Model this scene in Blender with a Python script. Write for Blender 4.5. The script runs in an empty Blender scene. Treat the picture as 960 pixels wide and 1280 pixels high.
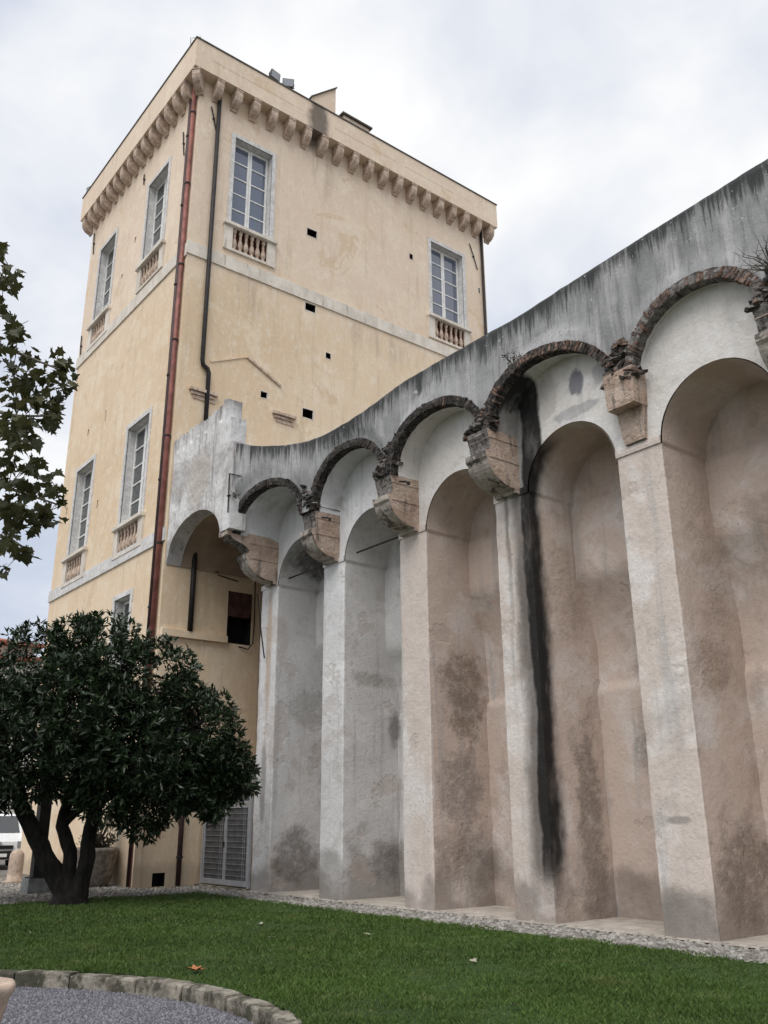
import bpy, math, random
import numpy as np
from mathutils import Vector, Matrix, noise

random.seed(7); RNG = np.random.default_rng(11)
SC = bpy.context.scene
COL = SC.collection
R_ = math.radians

# ------------------------------------------------------------------ camera
cam_d = bpy.data.cameras.new('camera'); cam = bpy.data.objects.new('camera', cam_d); COL.objects.link(cam)
F_PX, YAW, PITCH, ROLL = 1113.18, 0.669943, 0.331657, -0.007004
cr = Vector((math.cos(YAW), -math.sin(YAW), 0))
cf = Vector((math.sin(YAW)*math.cos(PITCH), math.cos(YAW)*math.cos(PITCH), math.sin(PITCH)))
cu = cr.cross(cf)
CR = cr*math.cos(ROLL) + cu*math.sin(ROLL); CU = cu*math.cos(ROLL) - cr*math.sin(ROLL); CF = cf
CAM = Vector((0, 0, 1.6))
cam.matrix_world = Matrix(((CR.x, CU.x, -CF.x, CAM.x), (CR.y, CU.y, -CF.y, CAM.y), (CR.z, CU.z, -CF.z, CAM.z), (0, 0, 0, 1)))
cam_d.sensor_fit = 'HORIZONTAL'; cam_d.sensor_width = 36; cam_d.lens = 36*F_PX/960
cam_d.clip_start = 0.1; cam_d.clip_end = 3000
SC.camera = cam
SC.render.resolution_x = 768; SC.render.resolution_y = 1024

# ------------------------------------------------------------------ sky and sun (bright overcast)
SUN_AZ, SUN_EL = 241.0, 57.0          # compass degrees clockwise from +Y; soft light from the open garden side
world = bpy.data.worlds.new('World'); SC.world = world; world.use_nodes = True
nt = world.node_tree; nt.nodes.clear()
def wn(t, **k):
    n = nt.nodes.new(t)
    for a, b in k.items(): setattr(n, a, b)
    return n
out = wn('ShaderNodeOutputWorld'); mixs = wn('ShaderNodeMixShader')
bg1 = wn('ShaderNodeBackground'); bg2 = wn('ShaderNodeBackground')
sky = wn('ShaderNodeTexSky', sky_type='NISHITA', sun_disc=False)
sky.sun_elevation = R_(SUN_EL); sky.sun_rotation = R_(SUN_AZ)
bg1.inputs[1].default_value = 0.09
nt.links.new(sky.outputs[0], bg1.inputs[0])
tc = wn('ShaderNodeTexCoord'); sep = wn('ShaderNodeSeparateXYZ'); nt.links.new(tc.outputs['Generated'], sep.inputs[0])
def wm(op, a, b=None):
    m = wn('ShaderNodeMath', operation=op)
    for i, v in enumerate((a, b)):
        if v is None: continue
        if isinstance(v, (int, float)): m.inputs[i].default_value = v
        else: nt.links.new(v, m.inputs[i])
    return m.outputs[0]
zz = wm('ADD', wm('MAXIMUM', sep.outputs[2], 0.0), 0.38)
comb = wn('ShaderNodeCombineXYZ')
nt.links.new(wm('DIVIDE', sep.outputs[0], zz), comb.inputs[0]); nt.links.new(wm('DIVIDE', sep.outputs[1], zz), comb.inputs[1])
def wnoise(scale, detail, rough, off):
    mp = wn('ShaderNodeMapping'); mp.inputs['Location'].default_value = off; nt.links.new(comb.outputs[0], mp.inputs[0])
    n = wn('ShaderNodeTexNoise'); n.inputs['Scale'].default_value = scale; n.inputs['Detail'].default_value = detail
    n.inputs['Roughness'].default_value = rough; n.inputs['Distortion'].default_value = 0.25
    nt.links.new(mp.outputs[0], n.inputs['Vector']); return n.outputs[0]
cl = wm('ADD', wm('MULTIPLY', wnoise(1.55, 5, 0.5, (3.1, 0.35, 0)), 0.72), wm('MULTIPLY', wnoise(4.2, 6, 0.55, (1.7, 4.2, 0)), 0.28))
ramp = wn('ShaderNodeValToRGB'); nt.links.new(cl, ramp.inputs[0])
e = ramp.color_ramp.elements
e[0].position = 0.33; e[0].color = (0.53, 0.60, 0.74, 1)
e[1].position = 0.58; e[1].color = (1.08, 1.08, 1.07, 1)
m_ = e.new(0.45); m_.color = (0.74, 0.785, 0.885, 1)
nt.links.new(ramp.outputs[0], bg2.inputs[0]); bg2.inputs[1].default_value = 0.59
mixs.inputs[0].default_value = 0.93
nt.links.new(bg1.outputs[0], mixs.inputs[1]); nt.links.new(bg2.outputs[0], mixs.inputs[2]); nt.links.new(mixs.outputs[0], out.inputs[0])

sun_d = bpy.data.lights.new('sun', 'SUN'); sun = bpy.data.objects.new('sun', sun_d); COL.objects.link(sun)
sun_d.energy = 1.5; sun_d.angle = R_(45); sun_d.color = (1.0, 0.965, 0.92)
sd = Vector((math.sin(R_(SUN_AZ))*math.cos(R_(SUN_EL)), math.cos(R_(SUN_AZ))*math.cos(R_(SUN_EL)), math.sin(R_(SUN_EL))))
sun.rotation_euler = (-sd).to_track_quat('-Z', 'Y').to_euler(); sun.location = (-15, -10, 30)
vs = SC.view_settings; vs.view_transform = 'Standard'; vs.look = 'None'; vs.gamma = 1; vs.use_curve_mapping = False
vs.exposure = 0.74

# ------------------------------------------------------------------ helpers
def ray(px, py): return CF*F_PX + CR*(px-480) - CU*(py-640)
def on_ground(px, py, z=0.0): d = ray(px, py); return CAM + d*((z-CAM.z)/d.z)
def at_dist(px, py, D): d = ray(px, py); return CAM + d*(D/math.hypot(d.x, d.y))
def nz(x, y, z, s=1.0, k=0): return noise.noise(Vector((x*s+k*17.3, y*s-k*9.1, z*s+k*5.7)))
def fbm(x, y, z, s=1.0, k=0, o=3):
    a = 0; w = 1; t = 0
    for i in range(o): a += w*nz(x, y, z, s*(2**i), k+i); t += w; w *= .5
    return a/t

class MB:
    def __init__(s): s.v = []; s.f = []; s.m = []; s.mi = 0
    def add(s, vs, fs):
        b = len(s.v); s.v += [tuple(p) for p in vs]
        for f in fs: s.f.append(tuple(b+i for i in f)); s.m.append(s.mi)
    def box(s, x0, x1, y0, y1, z0, z1):
        s.add([(x0,y0,z0),(x1,y0,z0),(x1,y1,z0),(x0,y1,z0),(x0,y0,z1),(x1,y0,z1),(x1,y1,z1),(x0,y1,z1)],
              [(0,3,2,1),(4,5,6,7),(0,1,5,4),(1,2,6,5),(2,3,7,6),(3,0,4,7)])
    def fbox(s, f, u0, u1, v0, v1, d0, d1):
        s.add([f(u0,v0,d0),f(u1,v0,d0),f(u1,v1,d0),f(u0,v1,d0),f(u0,v0,d1),f(u1,v0,d1),f(u1,v1,d1),f(u0,v1,d1)],
              [(0,1,2,3),(7,6,5,4),(0,4,5,1),(1,5,6,2),(2,6,7,3),(3,7,4,0)])
    def grid(s, rows, close=False):
        n = len(rows); m = len(rows[0]); b = len(s.v)
        for r in rows: s.v += [tuple(p) for p in r]
        for i in range(n-1):
            for j in range(m if close else m-1):
                k = (j+1) % m
                s.f.append((b+i*m+j, b+i*m+k, b+(i+1)*m+k, b+(i+1)*m+j)); s.m.append(s.mi)
    def tube(s, pts, rad, n=8, cap=True):
        pts = [Vector(p) for p in pts]
        if not isinstance(rad, (list, tuple)): rad = [rad]*len(pts)
        rows = []
        for i, p in enumerate(pts):
            t = (pts[min(i+1, len(pts)-1)] - pts[max(i-1, 0)]).normalized()
            a = t.orthogonal() if i == 0 else (pa - t*pa.dot(t))
            a.normalize(); pa = a; b = t.cross(a)
            rows.append([p + (a*math.cos(q)+b*math.sin(q))*rad[i] for q in [2*math.pi*j/n for j in range(n)]])
        b0 = len(s.v); s.grid(rows, close=True)
        if cap:
            s.f.append(tuple(b0+j for j in range(n))[::-1]); s.m.append(s.mi)
            e = b0+(len(pts)-1)*n; s.f.append(tuple(e+j for j in range(n))); s.m.append(s.mi)
    def lathe(s, prof, c=(0,0,0), n=12):
        rows = [[(c[0]+r*math.cos(2*math.pi*j/n), c[1]+r*math.sin(2*math.pi*j/n), c[2]+z) for j in range(n)] for r, z in prof]
        b0 = len(s.v); s.grid(rows, close=True)
        s.f.append(tuple(b0+j for j in range(n))[::-1]); s.m.append(s.mi)
        e = b0+(len(prof)-1)*n; s.f.append(tuple(e+j for j in range(n))); s.m.append(s.mi)
    def prism(s, prof, fn, a0, a1, side=0, ends=0):
        n = len(prof); b = len(s.v)
        s.v += [tuple(fn(p, q, a0)) for p, q in prof] + [tuple(fn(p, q, a1)) for p, q in prof]
        for i in range(n):
            j = (i+1) % n; s.f.append((b+i, b+j, b+n+j, b+n+i)); s.m.append(side if not callable(side) else side(i))
        s.f.append(tuple(b+i for i in range(n))[::-1]); s.m.append(ends)
        s.f.append(tuple(b+n+i for i in range(n))); s.m.append(ends)
    def mesh(s, name, mats, smooth=False):
        me = bpy.data.meshes.new(name); me.from_pydata(s.v, [], s.f)
        for m in (mats if isinstance(mats, (list, tuple)) else [mats]): me.materials.append(m)
        if any(s.m): me.polygons.foreach_set('material_index', s.m)
        if smooth: me.polygons.foreach_set('use_smooth', [True]*len(s.f))
        me.update(); return me
    def build(s, name, mats, parent=None, smooth=False):
        return link(name, s.mesh(name, mats, smooth), parent)

def link(name, me, parent=None, loc=None, rot=None, scale=None):
    o = bpy.data.objects.new(name, me); COL.objects.link(o)
    if parent is not None:
        o.parent = parent
        o.matrix_parent_inverse = Matrix.Translation(-world_loc(parent))
    if loc is not None: o.location = loc
    if rot is not None: o.rotation_euler = rot
    if scale is not None: o.scale = scale
    return o
_wl = {}
def world_loc(o): return _wl.get(o.name, Vector((0, 0, 0)))
def tag(o, label=None, cat=None, group=None, kind=None):
    if label: o['label'] = label
    if cat: o['category'] = cat
    if group: o['group'] = group
    if kind: o['kind'] = kind
    return o
def thing(name, label, cat, loc=(0,0,0), group=None):
    o = bpy.data.objects.new(name, None); COL.objects.link(o); o.location = loc; o.empty_display_size = .3
    _wl[o.name] = Vector(loc); return tag(o, label, cat, group)
def fast_mesh(name, V, F, mat, smooth=False, attr=None):
    """V (n,3) float, F (m,k) int of constant k"""
    me = bpy.data.meshes.new(name); n, k = F.shape
    me.vertices.add(len(V)); me.vertices.foreach_set('co', np.ascontiguousarray(V, dtype=np.float32).ravel())
    me.loops.add(n*k); me.loops.foreach_set('vertex_index', np.ascontiguousarray(F, dtype=np.int32).ravel())
    me.polygons.add(n); me.polygons.foreach_set('loop_start', np.arange(0, n*k, k, dtype=np.int32))
    me.polygons.foreach_set('loop_total', np.full(n, k, dtype=np.int32))
    if smooth: me.polygons.foreach_set('use_smooth', np.ones(n, dtype=bool))
    me.materials.append(mat)
    if attr is not None:
        a = me.attributes.new('tint', 'FLOAT', 'POINT'); a.data.foreach_set('value', np.asarray(attr, dtype=np.float32))
    me.update(calc_edges=True); me.validate(); return me

# ------------------------------------------------------------------ materials
class NT:
    def __init__(s, name):
        s.mat = bpy.data.materials.new(name); s.mat.use_nodes = True; s.t = s.mat.node_tree
        s.b = s.t.nodes['Principled BSDF']; s.geo = None
        s.b.inputs['Specular IOR Level'].default_value = 0.25
    def n(s, t, **k):
        n = s.t.nodes.new(t)
        for a, b in k.items(): setattr(n, a, b)
        return n
    def l(s, a, b): s.t.links.new(a, b)
    def pos(s):
        if s.geo is None: s.geo = s.n('ShaderNodeNewGeometry')
        return s.geo.outputs['Position']
    def xyz(s):
        if not hasattr(s, 'sx'): s.sx = s.n('ShaderNodeSeparateXYZ'); s.l(s.pos(), s.sx.inputs[0])
        return s.sx.outputs
    def math(s, op, a, b=None, clamp=False):
        m = s.n('ShaderNodeMath', operation=op); m.use_clamp = clamp
        for i, v in enumerate((a, b)):
            if v is None: continue
            if isinstance(v, (int, float)): m.inputs[i].default_value = v
            else: s.l(v, m.inputs[i])
        return m.outputs[0]
    def mp(s, scale=(1,1,1), loc=(0,0,0)):
        m = s.n('ShaderNodeMapping'); m.inputs['Scale'].default_value = scale; m.inputs['Location'].default_value = loc
        s.l(s.pos(), m.inputs[0]); return m.outputs[0]
    def noise(s, scale=1.0, detail=4, rough=.55, stretch=(1,1,1), loc=(0,0,0), dist=0.0):
        n = s.n('ShaderNodeTexNoise'); n.inputs['Scale'].default_value = scale; n.inputs['Detail'].default_value = min(detail, 4.5)
        n.inputs['Roughness'].default_value = rough; n.inputs['Distortion'].default_value = dist
        s.l(s.mp(stretch, loc), n.inputs['Vector']); return n.outputs[0]
    def vor(s, scale, feature='F1', stretch=(1,1,1)):
        n = s.n('ShaderNodeTexVoronoi', feature=feature); n.inputs['Scale'].default_value = scale
        s.l(s.mp(stretch), n.inputs['Vector']); return n
    def rng(s, v, a, b, c=0.0, d=1.0, smooth=True):
        m = s.n('ShaderNodeMapRange'); m.interpolation_type = 'SMOOTHSTEP' if smooth else 'LINEAR'
        s.l(v, m.inputs[0])
        for i, q in enumerate((a, b, c, d)): m.inputs[i+1].default_value = q
        return m.outputs[0]
    def mix(s, fac, a, b, mode='MIX'):
        m = s.n('ShaderNodeMix', data_type='RGBA', blend_type=mode)
        if isinstance(fac, (int, float)): m.inputs[0].default_value = fac
        else: s.l(fac, m.inputs[0])
        for i, v in ((6, a), (7, b)):
            if isinstance(v, tuple): m.inputs[i].default_value = (*v[:3], 1)
            else: s.l(v, m.inputs[i])
        return m.outputs[2]
    def blob(s, c, r, soft=.35, wob=.5, ns=2.2, axes='yz'):
        """soft-edged irregular patch centred at c=(y,z) (world metres) with radii r"""
        q = s.xyz(); a = q[{'x':0,'y':1,'z':2}[axes[0]]]; b = q[2]
        da = s.math('DIVIDE', s.math('SUBTRACT', a, c[0]), r[0]); db = s.math('DIVIDE', s.math('SUBTRACT', b, c[1]), r[1])
        d = s.math('SQRT', s.math('ADD', s.math('MULTIPLY', da, da), s.math('MULTIPLY', db, db)))
        if not hasattr(s, 'bn'): s.bn = {}
        if ns not in s.bn: s.bn[ns] = s.noise(ns, 5, .6, loc=(1, 2, 3))
        d = s.math('ADD', d, s.math('MULTIPLY', s.math('SUBTRACT', s.bn[ns], .5), wob*2))
        return s.rng(d, 1-soft, 1+soft, 1, 0)
    def color(s, c): 
        if isinstance(c, tuple): s.b.inputs['Base Color'].default_value = (*c[:3], 1)
        else: s.l(c, s.b.inputs['Base Color'])
    def rough(s, r):
        if isinstance(r, (int, float)): s.b.inputs['Roughness'].default_value = r
        else: s.l(r, s.b.inputs['Roughness'])
    def bump(s, h, strength=.5, dist=.02):
        b = s.n('ShaderNodeBump'); b.inputs['Strength'].default_value = strength; b.inputs['Distance'].default_value = dist
        s.l(h, b.inputs['Height']); s.l(b.outputs[0], s.b.inputs['Normal'])

def simple(name, col, rough=.6, metal=0, var=.25, scale=6, bump=0.0):
    m = NT(name); v = m.noise(scale, 5, .6)
    d = tuple(c*(1-var) for c in col); h = tuple(min(1, c*(1+var)) for c in col)
    m.color(m.mix(m.rng(v, .3, .7), d, h)); m.rough(rough); m.b.inputs['Metallic'].default_value = metal
    if bump: m.bump(m.noise(scale*4, 4, .6), bump, .02)
    return m.mat

M = {}
def mat_tower():
    m = NT('tower_plaster'); z = m.xyz()[2]
    big = m.noise(.22, 4, .55); mid = m.noise(.9, 6, .62, dist=.4)
    c = m.mix(m.rng(big, .35, .65), (.685,.53,.362), (.745,.60,.435))
    c = m.mix(m.rng(z, 17, 20.5, 0, .65), c, (.73,.60,.495))                       # paler upper storey limewash
    c = m.mix(m.math('MULTIPLY', m.rng(mid, .5, .62), .5), c, (.80,.69,.54))      # worn pale patches
    streak = m.noise(1.0, 6, .65, stretch=(3.2, 3.2, .28))
    c = m.mix(m.math('MULTIPLY', m.rng(streak, .52, .72), .40), c, (.50,.39,.27))
    c = m.mix(m.math('MULTIPLY', m.rng(m.noise(1.6, 6, .7, stretch=(4, 4, .5), loc=(3,7,1)), .56, .70), .45), c, (.74,.67,.57))
    patch = m.math('MULTIPLY', m.rng(m.noise(.55, 7, .7, loc=(9,2,4), dist=.6), .60, .64), .7)
    c = m.mix(patch, c, (.64,.49,.335))
    for cy, cz, ry, rz in ((12.2, 17.9, .85, 1.0), (21.2, 18.0, .9, 1.0), (15.2, 24.3, .5, 1.3), (17.6, 17.9, 1.6, .5)):
        c = m.mix(m.math('MULTIPLY', m.math('MULTIPLY', m.blob((cy, cz), (ry, rz), .5, .6, 2.0, 'xz'), m.rng(streak, .4, .6)), .35), c, (.36,.30,.24))
    flk = m.noise(5.5, 4, .75, stretch=(1.3,1.3,.6), loc=(1,6,3)); c = m.mix(m.math('MULTIPLY', m.rng(flk, .53, .64), .42), c, (.82,.75,.65))
    c = m.mix(m.math('MULTIPLY', m.rng(m.noise(9, 4, .75), .52, .70), .24), c, (.48,.36,.25))
    rise = m.math('ADD', m.rng(z, .1, 1.3, 1, 0), m.math('MULTIPLY', m.math('SUBTRACT', mid, .5), 1.2))
    c = m.mix(m.math('MULTIPLY', m.rng(rise, .45, .9), .5), c, (.30,.235,.17))
    stn = m.blob((14.6, 26.1), (.42, 1.1), .4, .5, 2.0, 'xz')
    c = m.mix(m.math('MULTIPLY', stn, .8), c, (.07,.065,.06))
    m.color(c); m.rough(.92)
    h = m.math('ADD', m.math('MULTIPLY', m.noise(14, 6, .7), .6), m.math('MULTIPLY', m.noise(2.2, 6, .6), 1.2))
    m.bump(m.math('ADD', h, m.math('MULTIPLY', patch, -.25)), .55, .02); return m.mat
def mat_arcade(name, tone):
    """ageing lime plaster: grey near the tower, pinkish brown further along; tone 'pier' | 'niche' | 'lunette'"""
    m = NT(name); q = m.xyz(); x, y, z = q[0], q[1], q[2]
    g = m.math('ADD', y, m.math('MULTIPLY', m.math('SUBTRACT', m.noise(.5, 4, .6), .5), 2.2))
    greyf = m.rng(g, 13.6, 15.6)
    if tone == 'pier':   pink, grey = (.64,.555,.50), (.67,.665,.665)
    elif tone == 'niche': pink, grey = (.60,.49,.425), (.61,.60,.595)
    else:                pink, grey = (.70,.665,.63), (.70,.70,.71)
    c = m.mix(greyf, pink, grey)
    blot = m.noise(.8, 7, .65, dist=.5)
    c = m.mix(m.math('MULTIPLY', m.rng(blot, .48, .66), .45), c, tuple(min(1, a*1.28) for a in grey))
    c = m.mix(m.math('MULTIPLY', m.rng(m.noise(1.4, 7, .7, loc=(5,1,8), dist=.3), .52, .70), .5), c, tuple(a*.62 for a in pink))
    st = m.noise(1.0, 6, .65, stretch=(4, 4, .22), loc=(2,3,0))
    c = m.mix(m.math('MULTIPLY', m.rng(st, .53, .72), .5), c, tuple(a*.58 for a in grey))
    fine = m.noise(16, 5, .7)
    c = m.mix(m.math('MULTIPLY', m.rng(fine, .45, .75), .3), c, tuple(a*.6 for a in pink))
    # damp and dirt at the foot, with an irregular tide line
    wob = m.math('MULTIPLY', m.math('SUBTRACT', m.noise(1.1, 6, .6, loc=(1,1,1)), .5), 2.4)
    foot = m.math('ADD', m.rng(z, 0, 1.7 if tone == 'niche' else 1.0, 1, 0, False), wob)
    c = m.mix(m.math('MULTIPLY', m.rng(foot, .28, .98), .66), c, (.175,.15,.13))
    h = m.math('ADD', m.math('MULTIPLY', fine, .5), m.math('MULTIPLY', m.noise(3.2, 6, .65), 1.1))
    pits = m.math('MULTIPLY', m.rng(m.noise(26, 3, .6, loc=(7,7,7)), .60, .70), m.rng(m.noise(.7, 4, .6, loc=(1,9,5)), .46, .6, .0 if tone == 'niche' else .2, .9)); c = m.mix(m.math('MULTIPLY', pits, .55), c, tuple(a*.42 for a in pink)); h = m.math('ADD', h, m.math('MULTIPLY', pits, -.5))
    peel = m.math('MULTIPLY', m.rng(m.noise(.8, 8, .6, loc=(11,4,2), dist=.15), .60, .625), 1.0)
    c = m.mix(m.math('MULTIPLY', peel, .35), c, tuple(a*.72 for a in pink)); h = m.math('ADD', h, m.math('MULTIPLY', peel, -.3))
    if tone == 'niche':
        u = m.math('SUBTRACT', x, y)
        for (y1, p, cz, rp, rz, a, soft, col) in ((13.34, .95, 3.95, .62, .80, .80, .12, (.20,.15,.115)), (13.34, .85, 2.15, .62, .75, .70, .10, (.23,.20,.18)), (16.2, .85, 4.55, .70, .17, .55, .25, (.27,.25,.22)), (16.2, 1.45, 3.55, .20, .42, .75, .2, (.16,.155,.15)),
                (19.1, 1.0, 4.2, .55, .55, .5, .12, (.30,.285,.265)), (19.1, .7, .75, .62, .62, .75, .15, (.15,.13,.115)), (16.2, 1.2, .75, .45, .42, .7, .2, (.15,.135,.125)), (10.45, 1.12, 1.5, .34, 1.7, .72, .12, (.20,.165,.14)), (10.45, 2.6, 2.7, .30, .7, .6, .3, (.20,.185,.175)),
                (7.55, .75, 3.75, .45, .5, .5, .2, (.26,.19,.14)), (7.55, .9, .9, .8, .75, .7, .2, (.17,.135,.11)), (7.55, 2.2, 6.1, .45, .35, .45, .15, (.25,.205,.165)), (13.34, 1.0, .8, .9, .7, .55, .3, (.19,.155,.13)), (19.1, 1.2, 7.9, .9, .36, .85, .2, (.07,.065,.06)), (10.45, .9, 5.6, .5, .9, .3, .3, (.30,.22,.165)), (7.55, 1.0, 5.6, .5, 1.3, .3, .3, (.33,.24,.18))):
            du = m.math('DIVIDE', m.math('SUBTRACT', u, 11.65-y1+p), rp); dv = m.math('DIVIDE', m.math('SUBTRACT', z, cz), rz)
            dd = m.math('SQRT', m.math('ADD', m.math('MULTIPLY', du, du), m.math('MULTIPLY', dv, dv)))
            if not hasattr(m, 'wb2'): m.wb2 = m.noise(5, 5, .75, loc=(6,3,3))
            if not hasattr(m, 'wb'): m.wb = m.math('SUBTRACT', m.noise(1.7, 6, .68, loc=(1, 2, 3)), .5)
            bm = m.math('MULTIPLY', m.rng(m.math('ADD', dd, m.math('MULTIPLY', m.wb, 2.1)), .72-soft, 1.1+soft, 1, 0), m.rng(m.wb2, .25, .6, .35, 1))
            c = m.mix(m.math('MULTIPLY', bm, a), c, col); h = m.math('ADD', h, m.math('MULTIPLY', m.math('MULTIPLY', bm, m.noise(7, 4, .7)), -1.2))
    if tone == 'pier':   # warm rust run down the first pier, grey patches
        bm = m.blob((19.45, 5.6), (.12, 1.7), .5, .5); c = m.mix(m.math('MULTIPLY', bm, .55), c, (.40,.25,.13))
        for cy, cz, ry, rz in ((16.6, .4, .6, .6), (8.0, .3, .6, .35), (7.95, 1.55, .2, .06), (19.5, 2.4, .12, .9)):
            c = m.mix(m.math('MULTIPLY', m.blob((cy, cz), (ry, rz), .3, .5), .6), c, (.20,.185,.17))
    if tone == 'lunette':
        for cy, cz, ry, rz, a, col in ((9.12, 8.98, .17, .26, .85, (.16,.16,.19)), (9.2, 8.45, .55, .12, .5, (.22,.22,.24)), (8.6, 8.95, .15, .2, .5, (.26,.26,.28)), (9.9, 9.0, .35, .4, .4, (.34,.31,.28))):
            c = m.mix(m.math('MULTIPLY', m.blob((cy, cz), (ry, rz), .2, .6, 4), a), c, col)
    # the black water run at the fourth pier (spills over its near edge into the niche)
    run = m.math('ADD', y, m.math('MULTIPLY', m.math('SUBTRACT', m.noise(1.3, 5, .65, stretch=(1,1,.5), loc=(4,4,4)), .5), .38))
    if tone == 'niche':
        xx = m.math('ADD', x, m.math('MULTIPLY', m.math('SUBTRACT', m.noise(1.2, 5, .65, stretch=(1,1,.5)), .5), .6))
        k = m.math('MULTIPLY', m.rng(xx, 11.82, 12.12, 1, 0), m.math('MULTIPLY', m.rng(y, 9.6, 10.2), m.rng(y, 10.5, 10.8, 1, 0)))
        k = m.math('MULTIPLY', k, m.rng(z, .1, 1.0))
    elif tone == 'pier':
        k = m.math('MAXIMUM', m.math('MULTIPLY', m.rng(run, 10.56, 10.74, 1, 0), m.rng(y, 10.3, 10.4)), m.math('MULTIPLY', m.math('MULTIPLY', m.rng(run, 10.68, 10.98, 1, 0), m.rng(y, 10.3, 10.4)), .72))
        k = m.math('MAXIMUM', k, m.math('MULTIPLY', m.math('MULTIPLY', m.rng(run, 10.98, 11.08, 1, 0), m.rng(run, 10.88, 10.98)), m.math('MULTIPLY', m.rng(z, 3.5, 7), .6)))
        k = m.math('MULTIPLY', k, m.rng(z, .25, .9))
    else:
        k = m.math('MULTIPLY', m.rng(run, 9.96, 10.06), m.rng(run, 10.50, 10.66, 1, 0))
        k = m.math('MAXIMUM', k, m.math('MULTIPLY', m.rng(run, 10.0, 10.2), m.math('MULTIPLY', m.rng(run, 10.9, 11.2, 1, 0), .62)))
    k = m.math('MULTIPLY', k, m.rng(m.noise(2.5, 6, .7, stretch=(1,1,.35), loc=(8,8,2)), .3, .5, .88, 1))
    c = m.mix(m.math('MULTIPLY', k, .98), c, (.012,.011,.011))
    m.color(c); m.rough(.93); m.bump(h, .6, .03); return m.mat
def mat_parapet():
    m = NT('weathered_render'); q = m.xyz(); y, z = q[1], q[2]
    att = m.n('ShaderNodeAttribute'); att.attribute_name = 'tint'; top = att.outputs['Fac']      # metres below the wall's top edge
    st = m.noise(1.0, 7, .72, stretch=(13, 13, .8)); st2 = m.noise(1.0, 6, .65, stretch=(2.2, 2.2, .35), loc=(4,1,2))
    c = m.mix(m.rng(m.noise(.7, 6, .6), .35, .65), (.24,.24,.243), (.35,.35,.352))
    c = m.mix(m.math('MULTIPLY', m.rng(st2, .50, .68), .5), c, (.52,.515,.51))
    c = m.mix(m.math('MULTIPLY', m.rng(st, .48, .66), .5), c, (.13,.13,.13))
    run = m.math('ADD', top, m.math('MULTIPLY', m.math('SUBTRACT', st, .5), 1.8))
    run = m.math('ADD', run, m.math('MULTIPLY', m.math('SUBTRACT', st2, .5), .9))
    c = m.mix(m.rng(run, .02, .55, .93, 0), c, (.035,.036,.037))
    chips = m.rng(m.noise(6, 7, .7, stretch=(1, 1, 1.6), dist=1.0), .64, .67)
    c = m.mix(m.math('MULTIPLY', chips, .8), c, (.58,.57,.56))
    m.color(c); m.rough(.93)
    h = m.math('ADD', m.math('MULTIPLY', m.noise(18, 5, .7), .5), m.math('MULTIPLY', m.noise(3.0, 6, .65), 1.2))
    m.bump(m.math('ADD', h, m.math('MULTIPLY', chips, -.5)), .6, .03); return m.mat
def mat_stub():
    m = NT('flaking_limewash')
    c = m.mix(m.rng(m.noise(.9, 6, .65, dist=.5), .4, .62), (.42,.40,.39), (.66,.655,.65))
    c = m.mix(m.math('MULTIPLY', m.rng(m.noise(1, 7, .7, stretch=(6, 6, .45)), .54, .68), .7), c, (.20,.19,.185))
    pt = m.blob((20.9, 10.4), (.65, .75), .25, .8, 2.4); c = m.mix(m.math('MULTIPLY', pt, .75), c, (.47,.43,.385))
    z = m.xyz()[2]; t = m.math('ADD', z, m.math('MULTIPLY', m.math('SUBTRACT', m.noise(1, 6, .7, stretch=(6, 6, .4), loc=(2,2,2)), .5), 2.6))
    c = m.mix(m.rng(t, 11.5, 12.6, 0, .7), c, (.17,.16,.155))
    m.color(c); m.rough(.95)
    m.bump(m.math('ADD', m.noise(8, 7, .7), m.math('MULTIPLY', pt, m.noise(3.5, 4, .7))), .8, .03); return m.mat
def mat_stone_front():
    m = NT('blackened_stone'); a = m.noise(9, 7, .75)
    c = m.mix(m.rng(a, .35, .65), (.055,.05,.046), (.27,.25,.235)); m.color(c); m.rough(.95); m.bump(a, 1.0, .06); return m.mat
def mat_soot():
    m = NT('sooty_mortar'); a = m.noise(11, 6, .75); m.color(m.mix(m.rng(a, .4, .7), (.022,.02,.019), (.13,.115,.105))); m.rough(.95); m.bump(a, 1.0, .05); return m.mat
def mat_corbel_stone():
    m = NT('corbel_stone'); c = m.mix(m.rng(m.noise(6, 6, .7), .35, .65), (.30,.26,.225), (.50,.45,.40))
    c = m.mix(m.math('MULTIPLY', m.rng(m.noise(3.2, 6, .7, loc=(3,1,6)), .50, .60), .85), c, (.06,.055,.05))
    m.color(c); m.rough(.95); m.bump(m.noise(14, 6, .7), .7, .02); return m.mat
def mat_corbel_side():
    m = NT('pink_plaster'); c = m.mix(m.rng(m.noise(2.4, 6, .65), .35, .65), (.41,.295,.23), (.55,.435,.36))
    c = m.mix(m.math('MULTIPLY', m.rng(m.noise(1.5, 6, .7, stretch=(4,4,.5)), .52, .68), .75), c, (.10,.09,.085))
    c = m.mix(m.math('MULTIPLY', m.rng(m.noise(18, 4, .7, loc=(2,2,2)), .54, .68), .6), c, (.16,.11,.085)); m.color(c); m.rough(.93); m.bump(m.math('ADD', m.noise(12, 6, .7), m.noise(4, 4, .7)), .9, .04); return m.mat
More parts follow.
